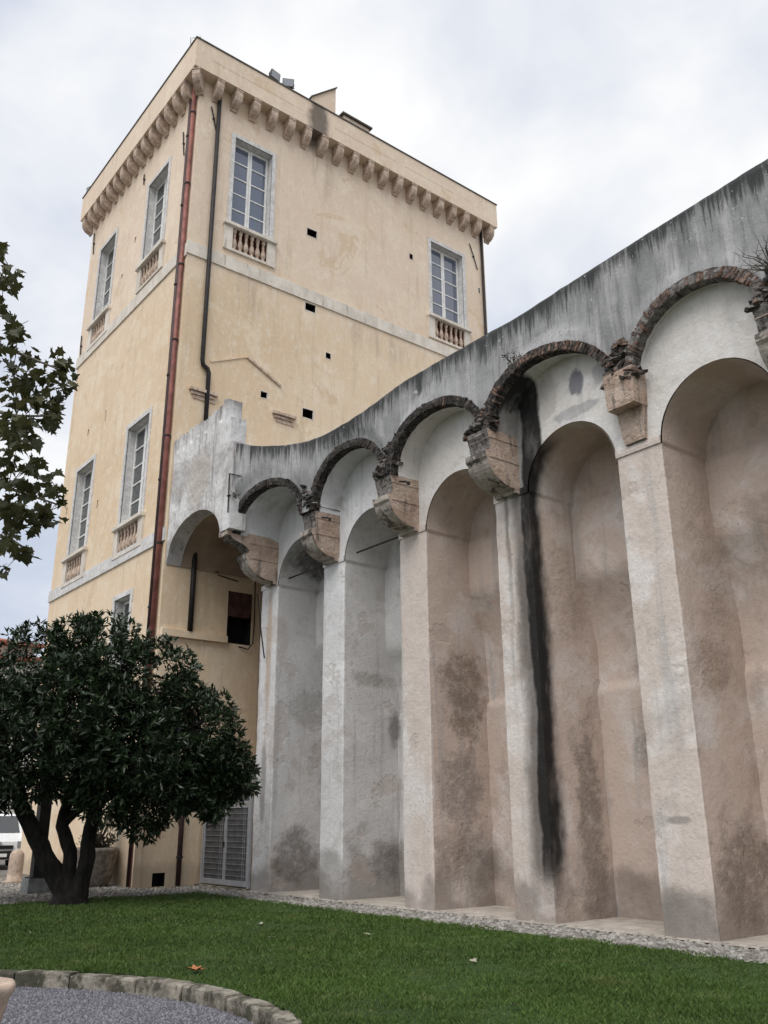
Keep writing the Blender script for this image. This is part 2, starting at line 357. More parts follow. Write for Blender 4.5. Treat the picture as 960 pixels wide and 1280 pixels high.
def mat_brick(name, a, b, soot):
    m = NT(name); oi = m.n('ShaderNodeObjectInfo'); n1 = m.noise(14, 6, .7)
    r = m.n('ShaderNodeMix', data_type='RGBA'); m.l(oi.outputs['Random'], r.inputs[0]); r.inputs[6].default_value = (*a, 1); r.inputs[7].default_value = (*b, 1)
    c = m.mix(m.rng(n1, .35, .65), r.outputs[2], tuple(x*.45 for x in a))
    c = m.mix(m.math('MULTIPLY', m.rng(m.noise(3, 5, .6), .4, .6), soot), c, (.035,.032,.03))
    m.color(c); m.rough(.95); m.bump(m.noise(30, 5, .7), .8, .02); return m.mat
def mat_grey_stone():
    m = NT('grey_marble'); c = m.mix(m.rng(m.noise(5, 7, .7, dist=1.2), .38, .66), (.52,.515,.51), (.72,.71,.695))
    c = m.mix(m.math('MULTIPLY', m.rng(m.noise(2, 6, .7, stretch=(3,3,.5)), .52, .72), .5), c, (.55,.48,.38))
    m.color(c); m.rough(.75); m.bump(m.noise(20, 5, .6), .3, .01); return m.mat
def mat_band():
    m = NT('band_plaster'); c = m.mix(m.rng(m.noise(1.6, 7, .7, stretch=(1,1,.6)), .38, .64), (.60,.545,.475), (.74,.685,.61))
    c = m.mix(m.math('MULTIPLY', m.rng(m.noise(1, 7, .7, stretch=(6,6,.7), loc=(3,2,1)), .56, .7), .6), c, (.28,.24,.2))
    m.color(c); m.rough(.9); m.bump(m.noise(9, 6, .7), .6, .02); return m.mat
def mat_terracotta():
    m = NT('worn_terracotta'); c = m.mix(m.rng(m.noise(7, 6, .65), .35, .65), (.40,.29,.22), (.60,.49,.40))
    c = m.mix(m.math('MULTIPLY', m.rng(m.noise(5, 6, .7, loc=(5,5,5)), .55, .68), .6), c, (.15,.12,.10))
    m.color(c); m.rough(.9); m.bump(m.noise(25, 5, .7), .6, .015); return m.mat
def mat_pane(name, tint):
    m = NT(name); m.color(tint); m.rough(.06); m.b.inputs['Specular IOR Level'].default_value = .9
    m.b.inputs['IOR'].default_value = 1.6; m.bump(m.noise(1.6, 2, .5), .06, .02); return m.mat
def mat_grass():
    m = NT('grass_blades'); at = m.n('ShaderNodeAttribute'); at.attribute_name = 'tint'
    c = m.mix(at.outputs['Fac'], (.029,.062,.012), (.128,.190,.044))
    c = m.mix(m.math('MULTIPLY', m.rng(m.noise(.55, 5, .6), .42, .64), .6), c, (.082,.142,.027))
    c = m.mix(m.math('MULTIPLY', m.rng(m.noise(1.7, 5, .65, loc=(4,2,0)), .54, .70), .7), c, (.135,.152,.05))
    m.color(c); m.rough(.55); m.b.inputs['Transmission Weight'].default_value = 0
    return m.mat
def mat_leaf(name, a, b, rough, spec=.4, trans=.25, hi=None):
    m = NT(name); at = m.n('ShaderNodeAttribute'); at.attribute_name = 'tint'
    oi = m.n('ShaderNodeObjectInfo'); f = m.math('FRACT', m.math('ADD', at.outputs['Fac'], oi.outputs['Random']))
    c = m.mix(f, a, b); m.color(c); m.rough(rough); m.b.inputs['Specular IOR Level'].default_value = spec
    if trans:
        tr = m.n('ShaderNodeBsdfTranslucent'); mx = m.n('ShaderNodeMixShader'); mx.inputs[0].default_value = trans
        m.l(m.mix(.5, c, tuple(x*1.6 for x in b)), tr.inputs[0])
        outn = m.t.nodes['Material Output']; m.l(m.b.outputs[0], mx.inputs[1]); m.l(tr.outputs[0], mx.inputs[2]); m.l(mx.outputs[0], outn.inputs[0])
    return m.mat
def mat_stones(name, a, b, rough=.85):
    m = NT(name); at = m.n('ShaderNodeAttribute'); at.attribute_name = 'tint'
    c = m.mix(at.outputs['Fac'], a, b); c = m.mix(m.math('MULTIPLY', m.rng(m.noise(30, 4, .6), .4, .7), .4), c, tuple(x*.5 for x in a))
    m.color(c); m.rough(rough); return m.mat
def mat_kerb():
    m = NT('kerb_stone'); c = m.mix(m.rng(m.noise(5, 7, .7), .35, .65), (.15,.135,.11), (.34,.31,.26))
    c = m.mix(m.math('MULTIPLY', m.rng(m.noise(2.6, 6, .75, loc=(2,9,3)), .46, .58), .85), c, (.045,.045,.030))
    m.color(c); m.rough(.95); m.bump(m.noise(26, 6, .7), .8, .02); return m.mat
def mat_asphalt_ground(name, a, b, s):
    m = NT(name); c = m.mix(m.rng(m.noise(s, 7, .7), .35, .65), a, b); c = m.mix(m.math('MULTIPLY', m.rng(m.noise(.6, 5, .6), .4, .7), .5), c, tuple(x*.7 for x in a))
    m.color(c); m.rough(.95); m.bump(m.noise(40, 5, .7), .5, .02); return m.mat
def mat_bark(name, a, b):
    m = NT(name); n1 = m.noise(4, 7, .7, stretch=(2,2,.6)); m.color(m.mix(m.rng(n1, .35, .65), a, b)); m.rough(.95); m.bump(n1, .9, .05); return m.mat
def mat_rooftile():
    m = NT('roof_tiles'); w = m.n('ShaderNodeTexWave'); w.inputs['Scale'].default_value = 2.2; w.inputs['Distortion'].default_value = .4; m.l(m.mp(), w.inputs[0])
    m.color(m.mix(m.rng(m.noise(2, 5, .6), .3, .7), (.30,.10,.07), (.45,.19,.13))); m.rough(.9); m.bump(w.outputs[1], .8, .08); return m.mat

M['tower'] = mat_tower(); M['pier'] = mat_arcade('pier_plaster', 'pier'); M['niche'] = mat_arcade('niche_plaster', 'niche'); M['lunette'] = mat_arcade('lunette_plaster', 'lunette')
M['soot'] = mat_soot(); M['stone'] = mat_corbel_stone(); M['loggia'] = simple('loggia_plaster', (.36,.275,.205), .92, var=.22, scale=1.2, bump=.3); M['parapet'] = mat_parapet(); M['stub'] = mat_stub(); M['black'] = mat_stone_front(); M['pink'] = mat_corbel_side()
M['brick'] = mat_brick('red_brick', (.20,.115,.085), (.33,.245,.20), .5); M['darkbrick'] = mat_brick('sooty_brick', (.060,.050,.044), (.15,.125,.11), .8)
M['marble'] = mat_grey_stone(); M['band'] = mat_band(); M['terra'] = mat_terracotta()
M['pane_blue'] = mat_pane('window_glass', (.10,.12,.17)); M['pane_dim'] = mat_pane('dim_glass', (.06,.065,.07))
M['white'] = simple('white_paint', (.74,.74,.72), .5, var=.1); M['recess'] = simple('balustrade_recess', (.27,.13,.085), .9, var=.3)
M['dark'] = simple('painted_void_shade', (.012,.011,.011), .9); M['iron'] = simple('black_iron', (.025,.022,.022), .6, .2)  # first colour: near-black paint standing in for unlit hole interiors
M['copper'] = simple('red_brown_pipe', (.20,.075,.06), .5, .1, var=.35, scale=3); M['maroon'] = simple('dark_pipe', (.055,.030,.030), .5, .1)
M['coping'] = simple('dark_coping', (.10,.085,.075), .8); M['galv'] = simple('grey_metal', (.42,.43,.45), .45, .4, var=.12)
M['lamp'] = simple('lamp_housing', (.12,.12,.125), .5, .4); M['lampglass'] = mat_pane('lamp_glass', (.25,.27,.30))
M['grass'] = mat_grass(); M['soil'] = mat_asphalt_ground('lawn_soil', (.022,.045,.012), (.045,.085,.022), 9)
M['magnolia'] = mat_leaf('magnolia_leaf', (.005,.013,.005), (.032,.056,.022), .36, .38, .05)
M['plane'] = mat_leaf('plane_leaf', (.028,.032,.013), (.080,.078,.028), .55, .3, .22)
M['olive'] = mat_leaf('olive_leaf', (.15,.17,.11), (.34,.35,.25), .6, .3, .2); M['lowgreen'] = mat_leaf('low_plant_leaf', (.02,.022,.014), (.06,.05,.03), .6, .3, .1)
M['cobble'] = mat_stones('cobbles', (.15,.14,.125), (.42,.40,.37)); M['gravel'] = mat_stones('gravel', (.10,.10,.115), (.26,.255,.28))
M['kerb'] = mat_kerb(); M['ground'] = mat_asphalt_ground('ground_paving', (.17,.165,.155), (.26,.25,.235), 3); M['bed'] = mat_asphalt_ground('cobble_mortar', (.13,.12,.105), (.22,.205,.18), 8)
M['gbed'] = mat_asphalt_ground('gravel_bed', (.085,.085,.095), (.16,.16,.175), 12); M['floor'] = mat_asphalt_ground('niche_floor', (.36,.32,.275), (.52,.475,.42), 3)
M['bark'] = mat_bark('dark_bark', (.006,.0055,.005), (.022,.019,.017)); M['pbark'] = mat_bark('plane_bark', (.12,.11,.08), (.30,.28,.22))
M['pinkstone'] = simple('pink_stone', (.46,.36,.29), .9, var=.22, scale=9, bump=.5); M['tub'] = simple('tub_stone', (.25,.22,.19), .95, var=.4, scale=7, bump=.6)
M['concrete'] = simple('grey_concrete', (.20,.205,.205), .9, var=.25); M['van'] = simple('van_paint', (.78,.79,.80), .25, var=.03); M['vanglass'] = mat_pane('van_glass', (.03,.035,.04))
M['rubber'] = simple('black_plastic', (.02,.02,.02), .7); M['tile'] = mat_rooftile(); M['houseplaster'] = simple('pale_house_plaster', (.62,.60,.55), .9, var=.08, scale=1)
M['litter'] = simple('fallen_leaf_brown', (.48,.19,.08), .7); M['litterw'] = simple('fallen_leaf_pale', (.42,.40,.32), .7); M['twig'] = simple('dry_twig', (.09,.075,.06), .9)
M['shutter'] = simple('rusty_shutter', (.07,.035,.028), .8, var=.4)

# ================================================================== SETTING: ground, paving, lawn, gravel
DC = (0.95, 8.5); DR = 3.90                      # centre and radius of the round gravel bed
LX, LY = 10.55, 20.45                            # lawn limits along the arcade and in front of the tower
def sheet(name, pts, z, mat, kind='structure'):
    b = MB(); b.add([(x, y, z) for x, y in pts], [tuple(range(len(pts)))])
    return tag(b.build(name, mat), kind=kind)
sheet('ground', [(-900,-900),(900,-900),(900,900),(-900,900)], -.30, M['ground'])
b = MB()
b.add([(-60,LY-.3,-.012),(LX-.25,LY-.3,-.012),(LX-.25,90,-.012),(-60,90,-.012)], [(0,1,2,3)])
b.add([(LX-.25,-14,-.012),(60,-14,-.012),(60,90,-.012),(LX-.25,90,-.012)], [(0,1,2,3)])
tag(b.build('pavement', M['bed']), kind='structure')
sheet('niche_floor', [(11.45,1.5),(13.5,1.5),(13.5,22.6),(11.45,22.6)], .012, M['floor'])
def lawn_hit(a):                                  # distance from the bed's centre to the lawn's outer edge
    c, s = math.cos(a), math.sin(a); t = []
    if c > 1e-6: t.append((LX-DC[0])/c)
    if c < -1e-6: t.append((-16-DC[0])/c)
    if s > 1e-6: t.append((LY-DC[1])/s)
    if s < -1e-6: t.append((-14-DC[1])/s)
    return min(t)
b = MB(); rows = []
for i in range(361):
    a = 2*math.pi*i/360; h = lawn_hit(a); r0 = DR+.10
    rr = [r0 + (h-r0)*(k/14)**1.3 for k in range(15)]
    rows.append([(DC[0]+r*math.cos(a), DC[1]+r*math.sin(a), .0 + .025*fbm(r*math.cos(a), r*math.sin(a), 0, .6)*(1 if 0 < k < 14 else .3)) for k, r in enumerate(rr)])
b.grid(rows); lawn = tag(b.build('lawn', M['soil'], smooth=True), kind='structure')
b = MB(); b.grid([[(DC[0]+r*math.cos(a), DC[1]+r*math.sin(a), -.14) for r in (0.01, 1, 2, 3, DR)] for a in [2*math.pi*i/72 for i in range(73)]])
tag(b.build('gravel_bed', M['gbed']), kind='structure')

# kerb: a ring of single curved stones, each its own piece
kerb = tag(bpy.data.objects.new('kerb', None), kind='structure'); COL.objects.link(kerb); kerb.location = (DC[0], DC[1], 0); _wl['kerb'] = Vector(kerb.location)
a0 = 0.0; ks = []
while a0 < 2*math.pi-.05:
    da = random.uniform(.17, .27); ks.append((a0, min(a0+da, 2*math.pi))); a0 += da
for a0, a1 in ks:
    b = MB(); n = 7; dz = random.uniform(-.012, .012); dr = random.uniform(-.012, .012); rows = []
    for i in range(n+1):
        a = a0+.003+(a1-a0-.006)*i/n; pr = []
        e = .012 if i in (0, n) else 0
        for (r, z) in ((DR-.10, -.24), (DR-.10, -.008), (DR-.092, .006), (DR-.05, .012), (DR+.06, .012), (DR+.10, .0), (DR+.10, -.2)):
            j = .010*nz(r*math.cos(a)*9, r*math.sin(a)*9, z*9, 1, 3) + .010*nz(r*math.cos(a)*3, r*math.sin(a)*3, z*3, 1, 5)
            pr.append((DC[0]+(r+dr+j)*math.cos(a), DC[1]+(r+dr+j)*math.sin(a), z+dz+j-(e if z > -.1 else 0)))
        rows.append(pr)
    b.grid(rows, close=True); b.f.append(tuple(range(7))); b.m.append(0); b.f.append(tuple(range(n*7, n*7+7))[::-1]); b.m.append(0)
    b.build('kerb_stone', M['kerb'], kerb, smooth=False)

# cobbles, gravel (loose stuff): low domes scattered on a jittered grid
def stones(name, P, rad, flat, mat, seg=6):
    n = len(P); ang = np.linspace(0, 2*np.pi, seg, endpoint=False)
    tv = np.concatenate([np.stack([np.cos(ang), np.sin(ang), 0*ang-.3], 1), np.stack([.72*np.cos(ang+.4), .72*np.sin(ang+.4), 0*ang+.62], 1), [[0,0,1.]]])
    tf = [(i, (i+1)%seg, seg+(i+1)%seg) for i in range(seg)] + [(i, seg+(i+1)%seg, seg+i) for i in range(seg)] + [(seg+i, seg+(i+1)%seg, 2*seg) for i in range(seg)]
    V = np.repeat(tv[None], n, 0)*(1+RNG.normal(0, .13, (n, len(tv), 1)))
    V = V*(rad[:, None, None]*np.stack([RNG.uniform(.8,1.25,n), RNG.uniform(.8,1.25,n), np.full(n, flat)*RNG.uniform(.6,1.2,n)], 1)[:, None])
    t = RNG.uniform(0, 6.28, n); c, s = np.cos(t)[:,None], np.sin(t)[:,None]
    V = np.stack([V[...,0]*c-V[...,1]*s, V[...,0]*s+V[...,1]*c, V[...,2]], 2) + P[:, None]
    F = np.array(tf)[None] + (np.arange(n)*len(tv))[:, None, None]
    me = fast_mesh(name, V.reshape(-1,3), F.reshape(-1,3), mat, False, np.repeat(RNG.uniform(0,1,n), len(tv)))
    return tag(link(name, me), kind='stuff')
def jgrid(x0, x1, y0, y1, s):
    X, Y = np.meshgrid(np.arange(x0, x1, s), np.arange(y0, y1, s)); X = X + (np.arange(X.shape[0])%2)[:,None]*s*.5
    P = np.stack([X.ravel(), Y.ravel(), 0*X.ravel()], 1); P[:, :2] += RNG.uniform(-.28*s, .28*s, (len(P), 2)); return P
P1 = jgrid(LX-.12, 11.63, 1.5, 20.3, .088); P2 = jgrid(1.0, 12.0, LY-.12, 29.0, .115); P2 = P2[~((P2[:,0] > 9.95) & (P2[:,1] > 22.5)) & (P2[:,0] > P2[:,1]*.25-.8)]
P1 = P1[RNG.uniform(0,1,len(P1)) < .93]
pc = np.concatenate([P1, P2]); pc[:,2] = -.004; o_ = stones('cobblestones', pc, RNG.uniform(.034,.056,len(pc)), .55, M['cobble']); tag(o_, 'small pale cobblestones set between the lawn and the walls', 'cobblestones')
th = RNG.uniform(-.75, 2.1, 30000); rr = np.sqrt(RNG.uniform(0, 1, 30000))*(DR-.10)
pg = np.stack([DC[0]+rr*np.cos(th), DC[1]+rr*np.sin(th), np.full(30000, -.137)], 1)
o_ = stones('gravel', pg, RNG.uniform(.007,.018,30000), .8, M['gravel'], 5); tag(o_, 'loose grey gravel filling the round bed inside the kerb', 'gravel')

# grass blades on the part of the lawn the picture can see (and a margin)
n = 330000
gx = RNG.uniform(1.2, LX+.03, n*2); gy = RNG.uniform(2.0, LY+.03, n*2)
d = np.hypot(gx-DC[0], gy-DC[1]); dist = np.hypot(gx, gy)
keep = (d > DR+.07) & (gy < gx*4.6+2) & (RNG.uniform(0,1,n*2) < np.clip((8.5/dist)**1.1, .22, 1)) & (gx > 1.2) & (dist > 4.2)
edge = np.minimum(LX-gx, LY-gy) + .10*np.sin(gx*5.1+gy*3.3) + .06*np.sin(gy*11.0-gx*7)
keep &= edge > RNG.uniform(0, .07, n*2)
gx, gy, dist = gx[keep], gy[keep], dist[keep]; n = len(gx)
hgt = RNG.uniform(.022, .060, n)*(1+.30*np.sin(gx*1.7+1)*np.sin(gy*1.3)+.25*np.sin(gx*6.1+2*np.sin(gy*3.7))*np.sin(gy*5.3)); wid = RNG.uniform(.0022, .0045, n)*np.clip(dist/8, 1, 2.2); t = RNG.uniform(0, 6.28, n); lean = RNG.uniform(.1, .9, n)*hgt; la = RNG.uniform(0, 6.28, n)
wx, wy = np.cos(t)*wid, np.sin(t)*wid; lx, ly = np.cos(la)*lean, np.sin(la)*lean; z0 = -.012*np.ones(n)
V = np.stack([np.stack([gx-wx, gy-wy, z0], 1), np.stack([gx+wx, gy+wy, z0], 1), np.stack([gx+wx*.8+lx*.35, gy+wy*.8+ly*.35, z0+hgt*.62], 1), np.stack([gx+lx, gy+ly, z0+hgt], 1)], 1).reshape(-1,3)
F = (np.arange(n)*4)[:,None,None] + np.array([[0,1,2],[0,2,3]])[None]
tint = np.clip(RNG.beta(2,3,n),0,1)[:,None]*np.array([.35,.35,.8,1.])[None]
tag(link('grass', fast_mesh('grass', V, F.reshape(-1,3), M['grass'], False, tint.ravel())), 'short green lawn grass between the kerb and the niche wall', 'grass', kind='stuff')

# ================================================================== ARCADE WALL
PXF = 11.65; ZI = 7.27; ZS = 8.42; SP = 2.88
PC = [19.5 - SP*k for k in range(7)]; PW = [.40, .42, .43, .43, .435, .435, .435]     # pier centres / half widths
XT = np.array([[22.6,10.1],[19.3,10.1],[18.9,10.16],[18.5,10.38],[17.5,10.7],[16.5,10.85],[15.2,10.95],[13.8,11.05],[12.3,11.15],[11,11.28],[10,11.38],[9,11.43],[8,11.45],[6,11.45],[-5,11.45]])[::-1]
ZT = np.array([[19.4,10.86],[19.02,10.84],[18.46,10.60],[17.61,10.40],[16.75,10.23],[16.01,10.18],[15.28,10.22],[14.44,10.31],[13.39,10.52],[11.96,10.61],[10.95,10.69],[10.29,10.72],[9.13,10.85],[7.36,10.95],[5.83,11.01],[5.01,11.03],[-5,11.05]])[::-1]
def smooth_interp(T):
    ys = np.linspace(T[0,0], T[-1,0], 600); v = np.interp(ys, T[:,0], T[:,1]); k = np.hanning(21); k /= k.sum()
    vp = np.pad(v, 10, mode='edge'); vv = np.convolve(vp, k, 'valid'); return lambda y: float(np.interp(y, ys, vv))
Xf = smooth_interp(XT); Zt = smooth_interp(ZT)
XLR = [(10.30, 10.84), (10.86, 11.10), (10.88, 11.28), (10.92, 11.45), (11.36, 11.38), (11.1, 11.4)]   # broken vault front, far / near end of each bay
RISE = [1.02, 1.19, 1.15, 1.13, 1.14, 1.14]
CW = [.21, .25, .26, .27, .25, .26, .26]; CC = [19.34] + [PC[k]+.03 for k in range(1, 7)]; CC[4] = 7.99
VB = [((CC[k]-CW[k]+CC[k+1]+CW[k+1])/2, (CC[k]-CW[k]-CC[k+1]-CW[k+1])/2) for k in range(6)]
def ring_y(k, a, q):                              # point on the vault curve of bay k at angle a, q metres outside the soffit
    yc, r = VB[k]; c, s = math.cos(a), math.sin(a); p = .97
    return yc + (r+q)*math.copysign(abs(c)**p, c), ZS + (RISE[k]+q)*s**p
def ring_x(k, y):
    yc, r = VB[k]; t = min(1, max(0, (yc+r-y)/(2*r))); a, b_ = XLR[k]; return a+(b_-a)*t
arc = thing('niche_arcade', 'long ruined wall of tall arched niches between slender piers, broken vaults on corbels above', 'wall', (12.3, 11, 0))
# piers: rounded worn arrises, slightly uneven faces
def pier_mesh(c, w):
    b = MB(); prof = []; x0, x1, r = PXF, 13.35, .022
    ys = np.linspace(c-w+r, c+w-r, 9)
    pts = [(x0+.30, c+w-.06), (x0+.16, c+w-.03)] + [(x, c+w) for x in np.linspace(x0+.07, x0+r, 3)] + [(x0+.006, c+w-.006)] + [(x0, y) for y in ys[::-1]] + [(x0+.006, c-w+.006)] + [(x, c-w) for x in np.linspace(x0+r, x0+.07, 3)] + [(x0+.16, c-w+.03), (x0+.30, c-w+.06)]
    rows = []
    for z in np.linspace(0-.02, ZI, 70):
        row = []
        for x, y in pts:
            k = .012*fbm(x, y, z, 1.1, 1) + .007*fbm(x, y, z, 5, 2)
            ed = (.010*max(0, fbm(x, y, z, 3.0, 8)+.15)+.05*max(0, fbm(x, y, z, 2.2, 18)-.18)) if abs(x-x0) < .02 and abs(abs(y-c)-w) < .03 else 0
            row.append((x+(k if x < x0+.03 else 0)+ed, y+(k*(1 if y < c else -1) if x >= x0+.006 else 0)-(ed if y > c else -ed)*.8, z))
        rows.append(row)
    b.grid(rows); return b
for k in range(7):
    p = pier_mesh(PC[k], PW[k]).build('pier', M['pier'], arc, smooth=False)
    b = MB(); c, w = PC[k], PW[k]                                                  # impost: thin plaster band
    rows = []
    for (dx, z) in ((.0, ZI+.001), (-.022, ZI+.004), (-.026, ZI+.06), (-.022, ZI+.125), (.01, ZI+.135)):
        rows.append([(PXF+dx+.006*fbm(0, y, z, 4), y, z+.006*fbm(1, y, z, 3)) for y in np.linspace(c-w-.004, c+w+.004, 14)])
    b.grid(rows); b.build('impost', M['pier'], p)
# niches
def xback(z, k):
    t = min(1, max(0, ((5.85, 5.3, 6.1, 5.82, 5.95, 5.8)[k]-z)/1.45)); t = t*(2-t)
    return 12.85 + .42*t - .07*min(1, max(0, (3.9-z)/.15)) + (.05 if z > 7.2 else 0)
BAYS = []
for k in range(6):
    y1 = PC[k]-PW[k]; y0 = PC[k+1]+PW[k+1]; yc = (y0+y1)/2; r = (y1-y0)/2; BAYS.append((yc, r))
    b = MB(); zs = list(np.linspace(0, 3.7, 22)) + list(np.linspace(3.75, 3.92, 4)) + list(np.linspace(4.05, 7.2, 24)) + [ZI-.005, ZI+.012]
    G3 = ([], [], [])
    for z in zs + [ZI + r*math.sin(a) for a in np.linspace(.06, math.pi/2, 22)]:
        w = r if z <= ZI+.012 else math.sqrt(max(0, r*r-(z-ZI)**2)); xb = xback(z, k); fil = min(.035, w*.5)
        w2 = max(0, w - (.003 if z < ZI else .026))
        x0 = PXF+(.03 if z < ZI else .004); seg = []
        for side in (1, -1): seg.append([(x0+(xb-x0)*t, side*w2) for t in np.linspace(0, 1, 12)])
        seg.append([(xb, w2*t) for t in np.linspace(1, -1, 17)])
        for gi, sg in enumerate(seg):
            row = []
            for x, dy in sg:
                y = yc+dy; e = .026*fbm(x, y, z, .9, k+3) + .008*fbm(x, y, z, 4, k+9); pit = max(0, fbm(x, y, z, .8, 21)-.10)*.09*nz(x, y, z, 7, 4)
                if x < PXF+.04: e *= .2; pit = 0
                row.append((x + ((e+pit) if x > xb-.02 else 0), y - (1 if dy > 0 else -1)*((e+pit) if abs(dy) > w2-.001 and z < ZI+.3 else 0), z))
            G3[gi].append(row)
    for g_ in G3: b.grid(g_)
    nic = b.build('niche', M['niche'], arc, smooth=True)
    # lunette wall in the pier plane, cut by the niche arch
    b = MB(); ys = sorted(set([PC[k+1]] + [yc - r*math.cos(a) for a in np.linspace(0, math.pi, 49)] + [PC[k]] + list(np.linspace(PC[k+1], yc-r, 6)) + list(np.linspace(yc+r, PC[k], 6)))); rows = []
    for y in ys:
        d = y-yc; zl = ZI+.10 if abs(d) >= r-1e-6 else max(ZI+.0, ZI+math.sqrt(max(0, r*r-d*d)))
        zl = ZI if abs(abs(d)-r) < 1e-3 else zl
        rows.append([(PXF+.012*fbm(0, y, z, 1.2, 5)+.008*fbm(0, y, z, 6, 6) - (0 if i else 0.0), y, z) for i, z in enumerate(np.linspace(zl, 9.9, 22))])
    b.grid(rows); b.build('lunette', M['lunette'], arc, smooth=True)
    # remaining strip of upper vault between the lunette and the broken front
    b = MB(); rows = []
    for a in np.linspace(0, math.pi, 49):
        y, z = ring_y(k, a, 0); x0 = ring_x(k, y)-.01
        rows.append([(x, y + .012*fbm(x, y, z, 2, 7)*math.cos(a), z + .015*fbm(x, y, z, 2, 8)) for x in np.linspace(x0, PXF+.06, 9)])
    b.grid(rows); b.build('vault', M['lunette'], arc, smooth=True)
    # brick ring along the broken vault edge
    b = MB(); rows = []
    for a in np.linspace(0, math.pi, 70):
        e1 = .03*fbm(math.cos(a), math.sin(a), k, 4, 2); rw = []
        for dx, q in ((-.006, -.012+e1*.25), (-.02, .08), (-.006, .165+e1), (.2, .165+e1), (.2, -.012)):
            y, z = ring_y(k, a, q); rw.append((ring_x(k, y)+dx+.02*nz(a*9, q*7, k), y, z))
        rows.append(rw)
    b.grid(rows, close=True); ring = b.build('arch_ring', M['soot'] if k < 4 else M['black'], arc)
    if k == 0:
        bm_ = []
        for v in range(4):
            bb = MB(); bb.box(-.09, .09, -.025, .025, -.08, .08)
            bb.v = [(x+random.uniform(-.016,.016), y+random.uniform(-.008,.008), z+random.uniform(-.018,.018)) for x, y, z in bb.v]
            bm_.append((bb.mesh('brick', M['darkbrick']), bb.mesh('brick', M['brick'])))
    A_ = np.linspace(0, math.pi, 400); pts = np.array([ring_y(k, t, .08) for t in A_]); cum = np.concatenate([[0], np.cumsum(np.hypot(*np.diff(pts, axis=0).T))])
    nb = int(cum[-1]/.0685)
    for i in range(nb):
        a = float(np.interp(cum[-1]*(i+.5)/nb, cum, A_))
        if random.random() < (.10 if k < 3 else .05): continue
        y, z = ring_y(k, a, .08+random.uniform(-.015,.015)); y2, z2 = ring_y(k, a, .18); red = random.random() < (.03 if k < 3 else (.85 if k > 3 or a > 1.1 else .3))
        link('brick', random.choice(bm_)[1 if red else 0], ring, (ring_x(k, y)+random.uniform(.06,.085), y, z),
             (math.atan2(z2-z, y2-y)-math.pi/2+random.uniform(-.07,.07), random.uniform(-.06,.06), random.uniform(-.06,.06)), (1, random.uniform(.95,1.2), random.uniform(.85,1.2)))
# corbels: block, cap fillet and quarter-round below; the first has a second, taller stage
def corbel(c, w, tip, two=False, worn=0.0):
    b = MB()
    q = [(PXF+.05, ZI+.03), (PXF-.12, ZI+.03), (PXF-.14, ZI+.10)]
    R0 = PXF-.14-tip
    q += [(PXF-.14-R0*math.sin(a), ZI+.10+.50*(1-math.cos(a))) for a in np.linspace(.12, 1.45, 10)]
    q += [(tip-.045, 7.86), (tip-.05, 7.97), (tip+.02, 7.99)]
    ns = len(q)
    if two:
        q += [(tip+.05, 8.06), (tip-.02, 8.13), (tip-.15, 8.20), (tip-.32, 8.25), (tip-.46, 8.30), (tip-.52, 8.37), (10.12, 8.37), (10.12, 8.50), (PXF+.05, 8.50)]
    else: q += [(tip+.09, 8.03), (tip+.07, 8.2), (tip+.02, 8.34), (tip+.02, ZS+.01), (PXF+.05, ZS+.01)]
    n = len(q); rows = []
    for y in np.linspace(c-w, c+w, 7):
        rows.append([(x+(.016*fbm(x, y, z, 6, 2) if x < PXF-.2 else 0), y+.006*fbm(x, z, y, 5), z+.010*fbm(x, y, z, 6, 4)) for x, z in q])
    b.mi = 0; b.grid(rows, close=True); N = len(b.f)
    for i in range(6):
        for j in range(n):
            if j < ns-1: b.m[i*n+j] = 2
            elif two and j >= n-4: b.m[i*n+j] = 2
    e0 = tuple(range(n)); e1 = tuple(range(6*n, 7*n)); b.mi = 1; b.f += [e0[::-1], e1]; b.m += [1, 1]
    o = b.build('corbel', [M['black'], M['pink'], M['stone']], arc)
    for z in (ZS-.17, 7.86):                                                         # thin mouldings standing proud of the flanks
        mb = MB(); mb.box(tip+.05, PXF-.005, c-w-.014, c+w+.014, z, z+.03); mb.build('moulding', M['pink'], o)
    return o
for k, (tip, two) in enumerate(((10.74, True), (10.90, False), (10.86, False), (10.84, False), (11.30, False), (10.95, False), (11.1, False))):
    if k == 4: continue
    corbel(CC[k], CW[k], tip, two)
# fifth springer: a tapered block broken off nearly flush, standing on a bare stone
b = MB(); c = PC[4]
for (z0, z1, xa, xb_, wa, wb_) in ((7.98, 8.62, 11.30, 11.28, .27, .30),):
    rows = []
    for z in np.linspace(z0, z1, 10):
        t = (z-z0)/(z1-z0); x = xa+(xb_-xa)*t; w = wa+(wb_-wa)*t
        rows.append([(PXF+.03, c+w, z)] + [(x+.02*fbm(9, y, z, 5), y, z) for y in np.linspace(c+w, c-w, 9)] + [(PXF+.03, c-w, z)])
    b.grid(rows); m0 = len(rows[0]); b.f.append(tuple(range(m0))); b.m.append(0); b.f.append(tuple(range(9*m0, 10*m0))[::-1]); b.m.append(0)
b.build('corbel', M['pink'], arc)
b = MB(); rows = []
for z in np.linspace(7.42, 7.98, 10):
    t = (z-7.42)/.56; w = .20+.06*t
    rows.append([(PXF+.03, c+w, z)] + [(PXF-.07-.05*t+.03*fbm(9, y, z, 6), y, z) for y in np.linspace(c+w, c-w, 9)] + [(PXF+.03, c-w, z)])
b.grid(rows); b.build('corbel', M['pink'], arc)
